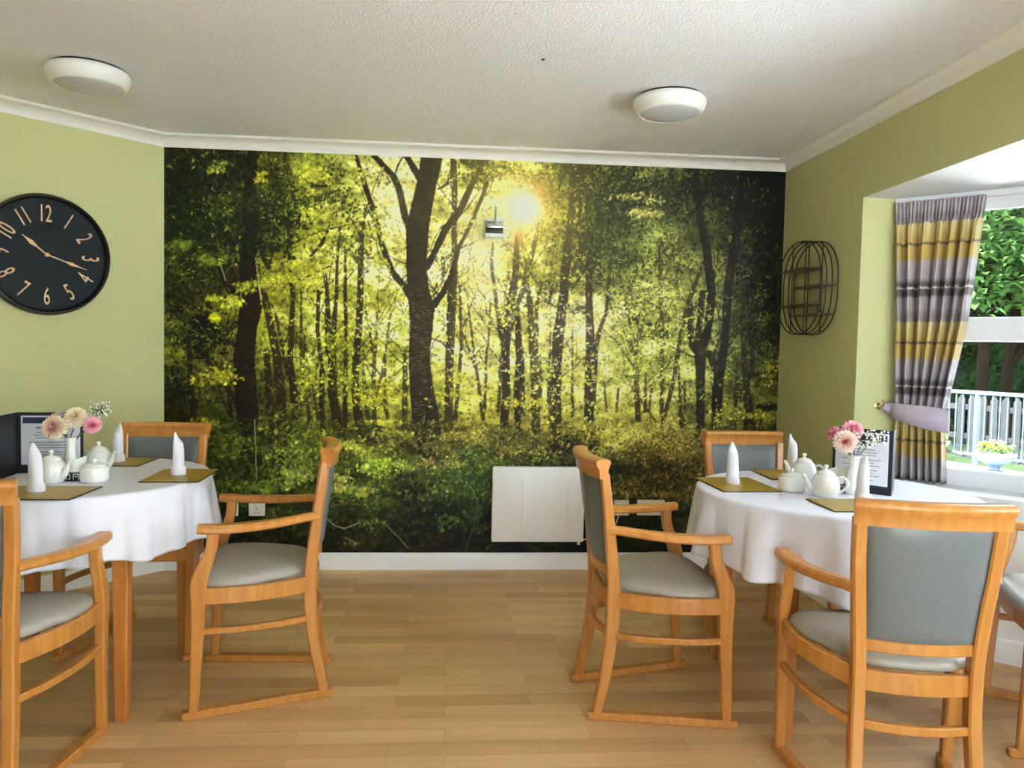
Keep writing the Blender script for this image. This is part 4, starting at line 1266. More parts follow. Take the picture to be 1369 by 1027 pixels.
# teapots
def make_teapot(label):
    t = thing('teapot', label, 'teapot')
    MB().lathe([(0, .001), (.034, 0), (.040, .006), (.046, .022), (.047, .038), (.044, .056), (.038, .070), (.031, .077), (.027, .078), (0, .070)], 40).build('body', M_china, t, 60)
    MB().lathe([(0, .074), (.029, .0765), (.030, .080), (.027, .085), (.016, .091), (.006, .0935), (.0045, .097), (.006, .101), (.0085, .105), (.007, .109), (0, .111)], 32).build('lid', M_china, t, 60)
    P = spline([(-.036, 0, .064), (-.056, 0, .068), (-.070, 0, .056), (-.068, 0, .036), (-.054, 0, .022), (-.040, 0, .018)], 5)
    MB().tube(P, .0048, 10, hint=(0, 1, 0)).build('handle', M_china, t, 70)
    P = spline([(.034, 0, .024, .0145), (.050, 0, .032, .0125), (.060, 0, .050, .0085), (.066, 0, .066, .0065), (.075, 0, .074, .006)], 5)
    MB().tube([p[:3] for p in P], [p[3] for p in P], 12, hint=(0, 1, 0)).build('spout', M_china, t, 70)
    return t


TP = [(-1.345, 2.706, -.25, 'white china teapot at the front of the clock-side table, beside the leaflet stand'),
      (-1.301, 2.958, -.35, 'white china teapot behind the sugar bowl on the clock-side table'),
      (1.290, 2.530, 2.85, 'white china teapot at the front of the window table'),
      (1.352, 2.824, 2.5, 'white china teapot at the back of the window table, behind the sugar bowl')]
tp = None
for x, y, a, lab in TP:
    if tp is None:
        tp = make_teapot(lab)
        tp.location = (x, y, TT)
        tp.rotation_euler = (0, 0, a)
        tp['group'] = 'white teapots'
    else:
        dup(tp, (x, y, TT), a, lab, 'white teapots')


def make_sugar(label):
    t = thing('sugar_bowl', label, 'sugar bowl')
    MB().lathe([(0, .001), (.036, 0), (.043, .004), (.046, .012), (.046, .044), (.044, .052), (.040, .0545), (.036, .053), (0, .05)], 36).build('bowl', M_china, t, 60)
    MB().lathe([(0, .052), (.037, .054), (.038, .058), (.030, .063), (.008, .066), (.0045, .068), (.005, .073), (.0075, .077), (.006, .082), (0, .083)], 32).build('lid', M_china, t, 60)
    return t


sb = make_sugar('lidded white sugar bowl on the clock-side table')
sb.location = (-1.212, 2.724, TT)
sb['group'] = 'white sugar bowls'
dup(sb, (1.216, 2.630, TT), .4, 'lidded white sugar bowl on the window table', 'white sugar bowls')


# sachet holders: slanted white pot with a black base band of square outlines
def make_holder(label):
    t = thing('sachet_holder', label, 'sachet holder')
    mb = MB()
    R = []
    n = 32
    for r, z, tl in ((.001, .030, 0), (.030, .030, 0), (.034, .045, 0), (.036, .062, .010), (.037, .070, .014), (.034, .068, .014), (.030, .045, 0), (.001, .042, 0)):
        R.append([(r * math.cos(a), r * math.sin(a), z + tl * math.cos(a)) for a in [2 * PI * q / n for q in range(n)]])
    mb.rings(R)
    mb.build('pot', M_china, t, 60)
    bd = MB().lathe([(0, 0), (.031, 0), (.032, .003), (.032, .029), (.030, .031), (0, .031)], 32).build('band', M_black, t, 40)
    for k in range(8):
        a = k * PI / 4 - 1.2
        fm = frame((.0322 * math.cos(a), .0322 * math.sin(a), .016), (-math.sin(a), math.cos(a), 0), (0, 0, 1), (math.cos(a), math.sin(a), 0))
        mk = MB()
        h, w, b = .0095, .0085, .0022
        mk.box(-w, w, h - b, h, -.001, .0006, 0, fm)
        mk.box(-w, -w + b, -h, h - b, -.001, .0006, 0, fm)
        mk.box(w - b, w, -h, h - b, -.001, .0006, 0, fm)
        if k % 2:
            mk.box(-w + b, w - b, -h, -h + b, -.001, .0006, 0, fm)
        else:
            mk.box(-w + b + .003, w - b - .003, -.001, .002, -.001, .0006, 0, fm)
        mk.build('printed_mark', M_china, bd, 0)
    return t


hd = make_holder('slanted white sachet pot with black patterned base on the clock-side table')
hd.location = (-1.292, 2.760, TT)
hd.rotation_euler = (0, 0, .1)
hd['group'] = 'sachet pots'
dup(hd, (1.378, 2.628, TT), .6, 'slanted white sachet pot with black patterned base on the window table', 'sachet pots')


# bud vases
def make_vase(label):
    t = MB().lathe([(0, .002), (.019, 0), (.024, .004), (.026, .020), (.025, .045), (.019, .078), (.0155, .100), (.017, .120), (.0215, .137), (.020, .1365), (.0155, .118), (.0135, .10), (0, .09)], 36).build('bud_vase', M_china, None, 60)
    return tag(t, label, 'vase', 'white bud vases')


VL, VR = (-1.350, 2.850, TT), (1.415, 2.578, TT)
v1 = make_vase('white china bud vase of flowers on the clock-side table')
v1.location = VL
v2 = v1.copy()
COL.objects.link(v2)
v2.location = VR
v2['label'] = 'white china bud vase of flowers on the window table'


def bloom(mb, r, rows, rng):
    for ri in range(rows):
        f = ri / (rows - 1)
        el = lerp(1.35, -.05, f)
        L = r * lerp(.5, 1.0, f ** .7)
        n = int(lerp(8, 22, f))
        for k in range(n):
            a = 2 * PI * (k + .5 * (ri % 2)) / n + rng.random() * .15
            w = r * .15 * lerp(.8, 1.15, f)
            e = el + rng.uniform(-.12, .12)
            P = []
            for t, ww in ((.04, .3), (.45, .9), (.8, 1.0), (1.0, .12)):
                rad = L * t * math.cos(e - .5 * t * f + .25 * t)
                z = L * t * math.sin(e - .55 * t * f + .2 * t)
                for s in (-1, 0, 1):
                    tx = s * w * ww
                    P.append((rad * math.cos(a) - tx * math.sin(a), rad * math.sin(a) + tx * math.cos(a), z + abs(s) * w * .45))
            fs = []
            for i in range(3):
                for j in range(2):
                    fs.append((i * 3 + j, i * 3 + j + 1, i * 3 + 4 + j, i * 3 + 3 + j))
            mb.add(P, fs)
    mb.lathe([(0, -.1 * r), (.2 * r, 0), (.22 * r, .12 * r), (.12 * r, .3 * r), (0, .34 * r)], 10)


def flower(name, label, vase, pos, r, m, face, seed, group, rows=7):
    rng = random.Random(seed)
    t = thing(name, label, 'flower', pos, 0, group)
    mb = MB()
    bloom(mb, r, rows, rng)
    o = mb.build('bloom', m, t, 70)
    q = Vector(face).normalized().to_track_quat('Z', 'Y')
    o.rotation_mode = 'QUATERNION'
    o.rotation_quaternion = q
    v = Vector(vase) + Vector((rng.uniform(-.004, .004), rng.uniform(-.004, .004), .112)) - Vector(pos)
    b = -Vector(face).normalized() * r * .2
    P = spline([tuple(b), tuple(b * 2 + v * .25), tuple(v * .7 + Vector((0, 0, .004))), tuple(v)], 5)
    MB().tube(P, .0019, 7).build('stem', M_stem, t, 70)


def sprig(label, vase, pos, seed, group):
    rng = random.Random(seed)
    t = thing('berry_sprig', label, 'flower', pos, 0, group)
    st, be = MB(), MB()
    v = Vector(vase) + Vector((.004, .004, .112)) - Vector(pos)
    st.tube(spline([tuple(v), tuple(v * .5 + Vector((0, 0, .01))), (0, 0, 0)], 5), .0014, 6)
    for k in range(44):
        d = Vector((rng.uniform(-1, 1), rng.uniform(-.8, .8), rng.uniform(-.5, 1.2))) * .032
        st.tube([(0, 0, 0), tuple(d * .6 + Vector((0, 0, -.003))), tuple(d)], .0007, 5)
        M = Matrix.Translation(d)
        be.lathe([(0, -.0032), (.0026, -.002), (.0035, .0005), (.0026, .003), (0, .0042)], 8, (0, 0, 0), M)
    st.build('stem', M_stem, t, 60)
    be.build('berries', M_whitepetal, t, 60)


P_cream = petal_mat('cream_dahlia', lin(220, 120, 140), lin(244, 234, 204), .05)
P_creamA = petal_mat('pale_dahlia', lin(240, 210, 160), lin(246, 238, 214), .045)
P_pink = petal_mat('pink_dahlia', lin(222, 96, 134), lin(246, 188, 202), .036)
P_peach = petal_mat('peach_dahlia', lin(226, 134, 118), lin(250, 232, 220), .042)
gl, gr = 'flowers in the clock-side vase', 'flowers in the window-table vase'
flower('dahlia', 'cream dahlia with a pink heart in the clock-side vase', VL, (-1.388, 2.812, .934), .047, P_cream, (-.1, -1, .25), 1, gl)
flower('dahlia', 'plain cream dahlia, highest bloom of the clock-side vase', VL, (-1.333, 2.852, .968), .042, P_creamA, (.2, -.9, .5), 2, gl)
flower('dahlia', 'deep pink dahlia hanging low in the clock-side vase', VL, (-1.272, 2.846, .940), .034, P_pink, (.6, -.8, .0), 3, gl)
flower('dahlia', 'dusty pink dahlia at the back of the clock-side vase', VL, (-1.412, 2.882, .955), .034, P_peach, (-.8, .1, .5), 4, gl)
sprig('sprig of white berries in the clock-side vase', VL, (-1.258, 2.870, .985), 5, gl)
flower('dahlia', 'bright pink dahlia, highest bloom of the window-table vase', VR, (1.411, 2.586, .985), .040, P_pink, (-.1, -.8, .7), 6, gr)
flower('dahlia', 'cream dahlia with a coral heart in the window-table vase', VR, (1.362, 2.545, .946), .044, P_peach, (-.4, -1, .1), 7, gr)
flower('dahlia', 'small pink dahlia at the back of the window-table vase', VR, (1.347, 2.600, .970), .030, P_pink, (-.8, .1, .5), 8, gr)
sprig('sprig of white berries below the pink dahlia of the window-table vase', VR, (1.420, 2.535, .945), 9, gr)
sprig('sprig of white berries reaching towards the window-table leaflet stand', VR, (1.470, 2.545, .952), 10, gr)


# leaflet stands
def leaflet(label, spine, pa, pb, zt, flip):
    """Two stiff covers meeting at the spine; the printed page sits on the cover spine->pa."""
    t = thing('leaflet_stand', label, 'menu', (spine[0], spine[1], TT))
    sp = Vector((spine[0], spine[1], 0))
    h = zt - TT
    for i, q in enumerate((pa, pb)):
        d = Vector((q[0], q[1], 0)) - sp
        L = d.length
        d.normalize()
        nrm = Vector((d.y, -d.x, 0)) * flip
        if i:
            nrm = -nrm
        M = frame((0, 0, 0), d, (0, 0, 1), d.cross(Vector((0, 0, 1))))
        s = 1 if M.col[2].xyz.dot(nrm) > 0 else -1
        MB().box(0, L, 0, h, -.0016, .0016, 0, M).build('cover', M_black, t, 0)
        if i == 0:
            z0, z1 = sorted((s * .0014, s * .0024))
            pg = MB().box(.012, L - .010, .022, h - .012, z0, z1, 0, M).build('page', M_page, t, 0)
            za, zb = sorted((s * .0022, s * .0030))
            w = L - .022
            MB().box(.018, L - .014, h - .040, h - .018, za, zb, 0, M).build('heading_band', M_navy, pg, 0)
            rows = MB()
            rg = random.Random(7)
            y = h - .058
            k = 0
            while y > .045:
                wd = w * (.5 if k in (0, 1) else rg.uniform(.45, .9))
                x0 = .012 + (w - wd) / 2
                rows.box(x0, x0 + wd, y, y + (.0045 if k == 0 else .0022), za, zb, 0, M)
                y -= .010 if k % 3 else .016
                k += 1
            rows.build('text_lines', M_ink, pg, 0)
            MB().box(.012, L - .010, .022, .030, za, zb, 0, M).build('footer_band', M_navy, pg, 0)


leaflet('black folding leaflet stand with a printed page on the clock-side table', (-1.553, 2.892), (-1.340, 2.925), (-1.535, 2.745), .978, 1)
leaflet('black folding leaflet stand with a printed page on the window table', (1.535, 2.545), (1.395, 2.690), (1.622, 2.675), .985, -1)

# ------------------------------------------------------------------ wall clock
nL = Vector((S2, -S2, 0))
uL = Vector((S2, S2, 0))
ck = Vector((XL, YB, 0)) - uL * .5725
ck.z = 1.645
CM = frame(ck, uL, (0, 0, 1), nL)
clock = thing('wall_clock', 'large round black wall clock with copper numerals on the green wall', 'clock', M=CM)
RC = .287
MB().lathe([(RC - .030, .002), (RC, .002), (RC, .030), (RC - .006, .042), (RC - .014, .044), (RC - .020, .038), (RC - .022, .018), (RC - .030, .016)], 96).build('rim', M_clockrim, clock, 40)
MB().lathe([(0, .004), (RC - .021, .004), (RC - .021, .018), (0, .018)], 96).build('face', M_clockface, clock, 30)


def text_mesh(body, size, depth, m, name, parent, M):
    cu = bpy.data.curves.new('glyph', 'FONT')
    cu.body = body
    cu.size = size
    cu.extrude = depth
    cu.align_x = 'CENTER'
    cu.align_y = 'CENTER'
    ob = bpy.data.objects.new('glyph', cu)
    COL.objects.link(ob)
    bpy.context.view_layer.update()
    dg = bpy.context.evaluated_depsgraph_get()
    me = bpy.data.meshes.new_from_object(ob.evaluated_get(dg))
    bpy.data.objects.remove(ob)
    xs = [v.co.x for v in me.vertices]
    ys = [v.co.y for v in me.vertices]
    c = Vector(((min(xs) + max(xs)) / 2, (min(ys) + max(ys)) / 2, 0))
    for v in me.vertices:
        v.co = v.co - c
    me.transform(M)
    me.materials.clear()
    me.materials.append(m)
    me.name = name
    o = bpy.data.objects.new(name, me)
    COL.objects.link(o)
    o.parent = parent
    return o


for h in range(1, 13):
    th = math.radians(30 * h)
    rr = RC * .685
    rot = -th if h in (9, 10, 11, 12, 1, 2, 3) else PI - th
    M = Matrix.Translation((rr * math.sin(th), rr * math.cos(th), .0195)) @ Matrix.Rotation(rot, 4, 'Z') @ Matrix.Diagonal((.62, 1.18, 1, 1))
    text_mesh(str(h), .098, .0015, M_copper, 'numeral', clock, M)


def hand(name, ang, L, tail, w, z):
    a = math.radians(ang)
    M = Matrix.Rotation(-a, 4, 'Z')
    mb = MB()
    k = .62 * L
    poly = [(-w * .5, -tail), (w * .5, -tail), (w * .55, k - .03), (w * 1.7, k), (w * .5, k + .03), (w * .2, L), (-w * .2, L), (-w * .5, k + .03), (-w * 1.7, k), (-w * .55, k - .03)]
    vs = [M @ Vector((x, y, z)) for x, y in poly] + [M @ Vector((x, y, z + .002)) for x, y in poly]
    n = len(poly)
    mb.add(vs, [tuple(range(n - 1, -1, -1)), tuple(range(n, 2 * n))] + [(i, (i + 1) % n, n + (i + 1) % n, n + i) for i in range(n)])
    mb.build(name, M_copper, clock, 0)


hand('hour_hand', 309, .135, .01, .006, .022)
hand('minute_hand', 108, .185, .01, .005, .026)
MB().lathe([(0, .018), (.010, .018), (.010, .030), (.006, .032), (0, .032)], 20).build('hub', M_copper, clock, 40)

# ------------------------------------------------------------------ ceiling lights
def make_light(label):
    t = thing('ceiling_light', label, 'ceiling light')
    MB().lathe([(0, 0), (.135, 0), (.138, -.004), (.138, -.012), (0, -.012)], 64).build('shadow_gap_plate', M_clockrim, t, 40)  # black plate paints the shadow gap against the ceiling
    MB().lathe([(.120, -.010), (.146, -.010), (.153, -.018), (.155, -.030), (.150, -.048), (.140, -.066), (.132, -.074), (.126, -.074), (.124, -.066), (.120, -.05)], 72).build('trim_ring', M_lamp, t, 60)
    MB().lathe([(0, -.084), (.05, -.083), (.09, -.080), (.115, -.075), (.125, -.069), (.125, -.06), (0, -.06)], 64).build('diffuser', M_diff, t, 60)
    return t


l1 = make_light('round white ceiling light above the clock-side table')
l1.location = (-1.475, 3.28, ZC)
l1['group'] = 'round ceiling lights'
dup(l1, (.915, 3.285, ZC), 0, 'round white ceiling light above the window side of the room', 'round ceiling lights')
dt = MB().lathe([(0, ZC + .004), (.004, ZC + .004), (.007, ZC - .001), (.006, ZC - .004), (0, ZC - .005)], 12).build('screw_cap', M_clockrim, None, 40)
dt.location = (.327, 2.93, 0)
tag(dt, 'tiny dark screw cap in the middle of the ceiling', 'screw cap')

# ------------------------------------------------------------------ panel heater
ht = thing('panel_heater', 'white flat panel heater low on the mural wall', 'heater', (.497, YB, .381))
hw, hh = .258, .211
pm = MB().box(-hw, hw, -.072, -.034, -hh, hh, .010)
pm = pm.build('panel', M_heater, ht, 50)
for x in (-.082, .166):
    MB().box(x - .006, x + .006, -.0755, -.071, -.150, .150, .002).build('ridge', M_heater, pm, 50)
for x in (-.16, .16):
    MB().box(x - .02, x + .02, -.036, -.003, -.12, .12, .002).build('mounting_bracket', M_chrome, ht, 40)
MB().lathe([(0, 0), (.008, 0), (.008, .02), (0, .02)], 14, (0, 0, 0), Matrix.Translation((.235, -.05, -hh - .018))).build('thermostat_knob', M_socket, ht, 40)

# ------------------------------------------------------------------ sockets along the mural
def socket(label, x, z, w, h, double):
    t = thing('wall_socket', label, 'wall socket', (x, YB - .0028, z), 0, 'white sockets along the mural')
    fp = MB().box(-w / 2, w / 2, -.010, 0, -h / 2, h / 2, .003).build('faceplate', M_socket, t, 40)
    for k in ((-.25, .25) if double else (0,)):
        MB().box(k * w - .006, k * w + .006, -.014, -.009, h * .14, h * .36, .0015).build('switch', M_socket, t, 40)
        holes = MB()
        for dx, dz, a, b in ((0, .004, .0022, .004), (-.011, -.016, .004, .002), (.011, -.016, .004, .002)):
            holes.box(k * w + dx - a, k * w + dx + a, -.0104, -.009, dz - b, dz + b)
        holes.build('pin_holes', M_clockrim, fp, 0)


socket('single white wall socket close behind the window-table armchair back', .980, .353, .085, .088, False)
socket('double white wall socket just left of the window table', 1.150, .354, .160, .088, True)
socket('white wall socket seen under the armrest of the sideways chair', -1.045, .334, .086, .070, False)
socket('narrow white wall socket beside the hanging edge of the clock-side cloth', -1.170, .334, .05, .070, False)
pc = MB().tube(spline([(.962, YB - .016, .312), (.945, YB - .03, .265), (.90, YB - .03, .215), (.82, YB - .03, .195), (.745, YB - .045, .172)], 6), .0035, 8).build('power_cable', M_socket, None, 60)
tag(pc, 'thin white cable running from the single socket to the panel heater', 'cable')

# ------------------------------------------------------------------ chrome fitting on the mural
cb = thing('wall_fitting', 'small chrome fitting with an upright pin on the mural beside the printed sun', 'wall fitting', (.224, YB - .003, 1.925))
MB().box(-.045, .045, -.012, 0, -.008, .012, .002).build('back_plate', M_chrome, cb, 40)
MB().box(-.050, .050, -.085, -.004, -.030, -.012, .004).build('body', M_chrome, cb, 40)
MB().box(-.052, .052, -.087, -.004, -.078, -.060, .003).build('lower_plate', M_socket, cb, 40)
MB().box(-.046, .046, -.080, -.006, -.060, -.030, .002).build('core', M_iron, cb, 40)
MB().box(-.052, .052, -.06, -.004, .010, .024, .003).build('upper_plate', M_socket, cb, 40)
MB().tube([(0, -.088, -.012), (.002, -.090, .03), (.004, -.090, .085)], [.007, .006, .004], 12).build('pin', M_chrome, cb, 60)

# ------------------------------------------------------------------ oval wire shelf
ws = thing('wire_shelf', 'oval black wire wall shelf with small dark boards in the mural corner', 'shelf', (XR, 3.868, 1.586))
hy, hz = .243, .238


def oval(x, n=64):
    P = []
    for k in range(n):
        a = 2 * PI * k / n
        c, s = math.cos(a), math.sin(a)
        P.append((x, hy * math.copysign(abs(c) ** .92, c), hz * math.copysign(abs(s) ** .74, s)))
    return P


for x in (-.006, -.035, -.064, -.093):
    MB().tube(oval(x), .0032, 8, closed=True, hint=(1, 0, 0)).build('wire_ring', M_iron, ws, 70)
for yy in (-.075, .075):
    for x in (-.006, -.093):
        ztop = hz * .985
        MB().tube([(x, yy, -ztop), (x, yy, ztop)], .003, 8).build('upright_wire', M_iron, ws, 70)
for z, y0, y1 in ((.100, -.072, .218), (.002, -.240, .072), (-.086, -.072, .232), (-.140, -.205, .072)):
    MB().box(-.096, -.003, y0, y1, z - .004, z + .004, .001).build('board', M_shelfwood, ws, 30)
for z in (-hz + .002, hz - .002):
    MB().tube([(-.006, 0, z), (-.093, 0, z)], .003, 8).build('cross_wire', M_iron, ws, 70)

# ------------------------------------------------------------------ curtain, track, tieback
dB = Vector((S2, -S2, 0))
nB = Vector((-S2, -S2, 0))
C0 = Vector((2.030, YA, 0))
tr = MB()
tr.sweep([C0 + dB * .005 - nB * .012 + Vector((0, 0, 1.956)), C0 + dB * .93 - nB * .012 + Vector((0, 0, 1.956))], cr(.028, .036, .004), (0, 0, 1))
tag(tr.build('curtain_track', M_upvc, None, 40), 'white curtain track fixed under the bay ceiling', 'curtain track')
rows = [(1.946, .012, .372), (1.900, .014, .368), (1.84, .016, .360), (1.62, .026, .338), (1.40, .036, .318), (1.20, .044, .285), (1.03, .050, .256), (.96, .051, .252), (.91, .051, .254), (.80, .053, .262), (.682, .054, .268)]
cu = MB()
n = 260
nr = 90
R = []
rg = random.Random(5)
for j in range(nr + 1):
    z = lerp(1.946, .682, j / nr)
    for a, b in zip(rows[:-1], rows[1:]):
        if a[0] >= z >= b[0] - 1e-6:
            t = (a[0] - z) / (a[0] - b[0])
            sl, sr = lerp(a[1], b[1], t), lerp(a[2], b[2], t)
    hd_ = min(1, max(0, (z - 1.835) / .03))
    tie = math.exp(-((z - .975) / .10) ** 2)
    ring = []
    for i in range(n + 1):
        u = i / n
        uu = u + .02 * math.sin(7 * u + 1.3) + .012 * math.sin(3 * z + 9 * u) * (1 - hd_)
        big = math.sin(2 * PI * 6.5 * uu + .6 * math.sin(z * 2.2))
        big = math.copysign(abs(big) ** .8, big)
        sm = math.sin(2 * PI * 24 * u)
        amp = .028 * (1 - .55 * tie) * min(1, .35 + (1.946 - z) * 3)
        d_ = lerp(amp * big + .006 * math.sin(2 * PI * 17 * uu + z), .0075 * sm + .005 * big, hd_)
        p = C0 + dB * lerp(sl, sr, u + .010 * math.cos(2 * PI * 6.5 * uu) * (1 - hd_)) + nB * (d_ + .026)
        ring.append((p.x, p.y, z))
    R.append(ring)
vs = [p for r in R for p in r]
fs = []
for j in range(nr):
    for i in range(n):
        a = j * (n + 1) + i
        fs.append((a, a + 1, a + n + 2, a + n + 1))
cu.add(vs, fs)
cur = cu.build('curtain', M_curtain, None, 80)
so_ = cur.modifiers.new('cloth_thickness', 'SOLIDIFY')
so_.thickness = .0015
tag(cur, 'pleated curtain banded in yellow, lilac and dark brown, tied back beside the window', 'curtain')
# tieback: a band round the gathered cloth, held by a brass hook on the reveal
tb = thing('curtain_tieback', 'lilac fabric tieback gathering the banded curtain', 'tieback')
P = []
for k in range(33):
    t = k / 32
    a = lerp(PI * 1.02, -PI * .02, t)
    c = C0 + dB * (.150 - .002) + nB * .022
    p = c + dB * (.118 * math.cos(a)) + nB * (.050 * math.sin(a))
    zc_ = lerp(1.005, .955, t)
    w = lerp(.055, .105, min(1, t * 1.6))
    P.append((p, zc_, w))
hookp = Vector((1.985, YA - .035, 1.012))
P = [(hookp + nB * .0, 1.012, .020), ((hookp + P[0][0]) / 2 + nB * .012, 1.010, .036)] + P[3:]
mb = MB()
R = []
for p, z, w in P:
    R.append([(p.x, p.y, z - w / 2), (p.x, p.y, z + w / 2)])
vs = [q for r in R for q in r]
mb.add(vs, [(2 * i, 2 * i + 1, 2 * i + 3, 2 * i + 2) for i in range(len(R) - 1)])
bo = mb.build('band', M_tie, tb, 60)
m_ = bo.modifiers.new('cloth_thickness', 'SOLIDIFY')
m_.thickness = .003
hk = thing('tieback_hook', 'small brass hook on the bay reveal holding the curtain tieback', 'hook', (1.985, YA, 1.012))
Mx = Matrix.Rotation(PI / 2, 4, 'X')
MB().lathe([(0, 0), (.016, 0), (.016, .004), (.006, .008), (.005, .030), (0, .032)], 20, (0, 0, 0), Mx).build('rose', M_brass, hk, 50)
MB().tube(spline([(0, -.028, 0), (.004, -.044, .004), (.004, -.050, .018), (0, -.040, .028)], 5), .004, 8).build('hook_arm', M_brass, hk, 60)

# ------------------------------------------------------------------ outside the bay
gd = MB().box(2.95, 40, -25, 40, -.12, -.04).box(-25, 2.95, -25, YF - .13, -.12, -.04)
o = gd.build('ground_outside', M_patio, None, 0)
o['kind'] = 'structure'
rd = Vector((.358, -.934, 0))
rn = Vector((.934, .358, 0))
r0 = Vector((5.50, 7.50, 0))
kb = MB()
A, B = r0 - rd * 4.5, r0 + rd * 7
kb.sweep([A - rn * .22 + Vector((0, 0, .04)), B - rn * .22 + Vector((0, 0, .04))], cr(.16, .60, .01), (0, 0, 1))
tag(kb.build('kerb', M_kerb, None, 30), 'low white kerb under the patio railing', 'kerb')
gg = MB()
g0, g1, gw = r0 - rd * 16 + rn * .08, r0 + rd * 22 + rn * .08, rn * 30
prism(gg, [tuple(v[:2]) for v in (g0, g1, g1 + gw, g0 + gw)], -.04, -.02)
o = gg.build('ground_garden', M_garden, None, 0)
o['kind'] = 'structure'
rl = thing('railing', 'pale grey metal railing along the patio edge outside the bay window', 'railing')
for z, s in ((.885, (.04, .04)), (.235, (.03, .03))):
    MB().sweep([A + Vector((0, 0, z)), B + Vector((0, 0, z))], cr(s[0], s[1], .005), (0, 0, 1)).build('rail', M_rail, rl, 30)
L = (B - A).length
k = 0
bar0 = None
x = .05
while x < L:
    p = A + rd * x
    if k % 14 == 0:
        MB().sweep([p + Vector((0, 0, .13)), p + Vector((0, 0, .90))], cr(.045, .045, .004), (1, 0, 0)).build('post', M_rail, rl, 30)
    elif 2.6 < x < 8.0:
        if bar0 is None:
            bar0 = MB().tube([(0, 0, .24), (0, 0, .88)], .007, 8).build('baluster', M_rail, rl, 60)
            bar0.location = p
        else:
            b2 = bar0.copy()
            COL.objects.link(b2)
            b2.location = p
    x += .078
    k += 1


# planted urns on the kerb
def urn(label, loc, r, mpot, seed, fl_mats, group):
    rng = random.Random(seed)
    t = thing('planter_urn', label, 'planter', loc, 0, group)
    s = r / .18
    MB().lathe([(0, 0), (.10 * s, 0), (.10 * s, .02), (.05 * s, .04), (.045 * s, .07), (.08 * s, .095), (.14 * s, .13), (.165 * s, .17), (.165 * s, .185), (0, .185)], 36).build('bowl', mpot, t, 50)
    MB().lathe([(.150 * s, .180), (.18 * s, .180), (.186 * s, .190), (.184 * s, .206), (.165 * s, .210), (.15 * s, .20)], 36).build('rim', M_potrim, t, 50)
    MB().lathe([(0, .186), (.15 * s, .186), (.15 * s, .196), (0, .200)], 24).build('soil', M_soil, t, 50)
    lv = MB()
    for k in range(220):
        a, q = rng.random() * 2 * PI, math.sqrt(rng.random()) * .155 * s
        c = Vector((q * math.cos(a), q * math.sin(a), .2 + rng.random() * .07))
        d = Vector((rng.uniform(-1, 1), rng.uniform(-1, 1), rng.uniform(.1, 1))).normalized() * .035
        e = d.cross(Vector((rng.random(), rng.random(), rng.random()))).normalized() * .012
        lv.add([c, c + d * .5 + e, c + d, c + d * .5 - e], [(0, 1, 2, 3)])
    lv.build('leaves', M_leafB, t, 0)
    for fi, fm in enumerate(fl_mats):
        fb = MB()
        for k in range(34):
            q = math.sqrt(rng.random()) * .15 * s
            a = (rng.random() * 1.0 + fi * 1.0) * PI * 2 / len(fl_mats) + 2.2
            c = Vector((q * math.cos(a), q * math.sin(a), .24 + rng.random() * .06 + .03 * (1 - q / (.15 * s))))
            for pk in range(5):
                b = pk * 2 * PI / 5
                tip = c + Vector((math.cos(b), math.sin(b) * .6 - .5, .7)).normalized() * .024
                sd = Vector((-math.sin(b), math.cos(b), .2)) * .011
                fb.add([c, (c + tip) / 2 + sd, tip, (c + tip) / 2 - sd], [(0, 1, 2, 3)])
        fb.build('blossoms', fm, t, 0)
    return t


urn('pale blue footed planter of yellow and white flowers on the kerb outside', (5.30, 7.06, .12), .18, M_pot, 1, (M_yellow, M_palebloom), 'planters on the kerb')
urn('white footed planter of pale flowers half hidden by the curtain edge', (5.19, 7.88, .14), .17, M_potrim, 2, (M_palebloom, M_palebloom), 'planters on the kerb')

# picket fence behind the railing
fe = thing('picket_fence', 'weathered grey picket fence standing beyond the railing', 'fence')
F0 = r0 + rn * 1.6 - rd * 4
for z in (.25, .62):
    MB().sweep([F0 + Vector((0, 0, z)) + rn * .03, F0 + rd * 10 + Vector((0, 0, z)) + rn * .03], cr(.07, .03, .003), (0, 0, 1)).build('fence_rail', M_fence, fe, 0)
pk0 = None
for k in range(70):
    if not 18 < k < 66:
        continue
    p = F0 + rd * (.14 * k)
    if pk0 is None:
        pk0 = MB()
        poly = [(-.045, -.04), (.045, -.04), (.045, .72), (0, .78), (-.045, .72)]
        vs = [(rd * a + Vector((0, 0, b)) + rn * c) for c in (-.009, .009) for a, b in poly]
        pk0.add(vs, [(4, 3, 2, 1, 0), (5, 6, 7, 8, 9)] + [(i, (i + 1) % 5, 5 + (i + 1) % 5, 5 + i) for i in range(5)])
        pk0 = pk0.build('picket', M_fence, fe, 0)
        pk0.location = p
    else:
        q = pk0.copy()
        COL.objects.link(q)
        q.location = p


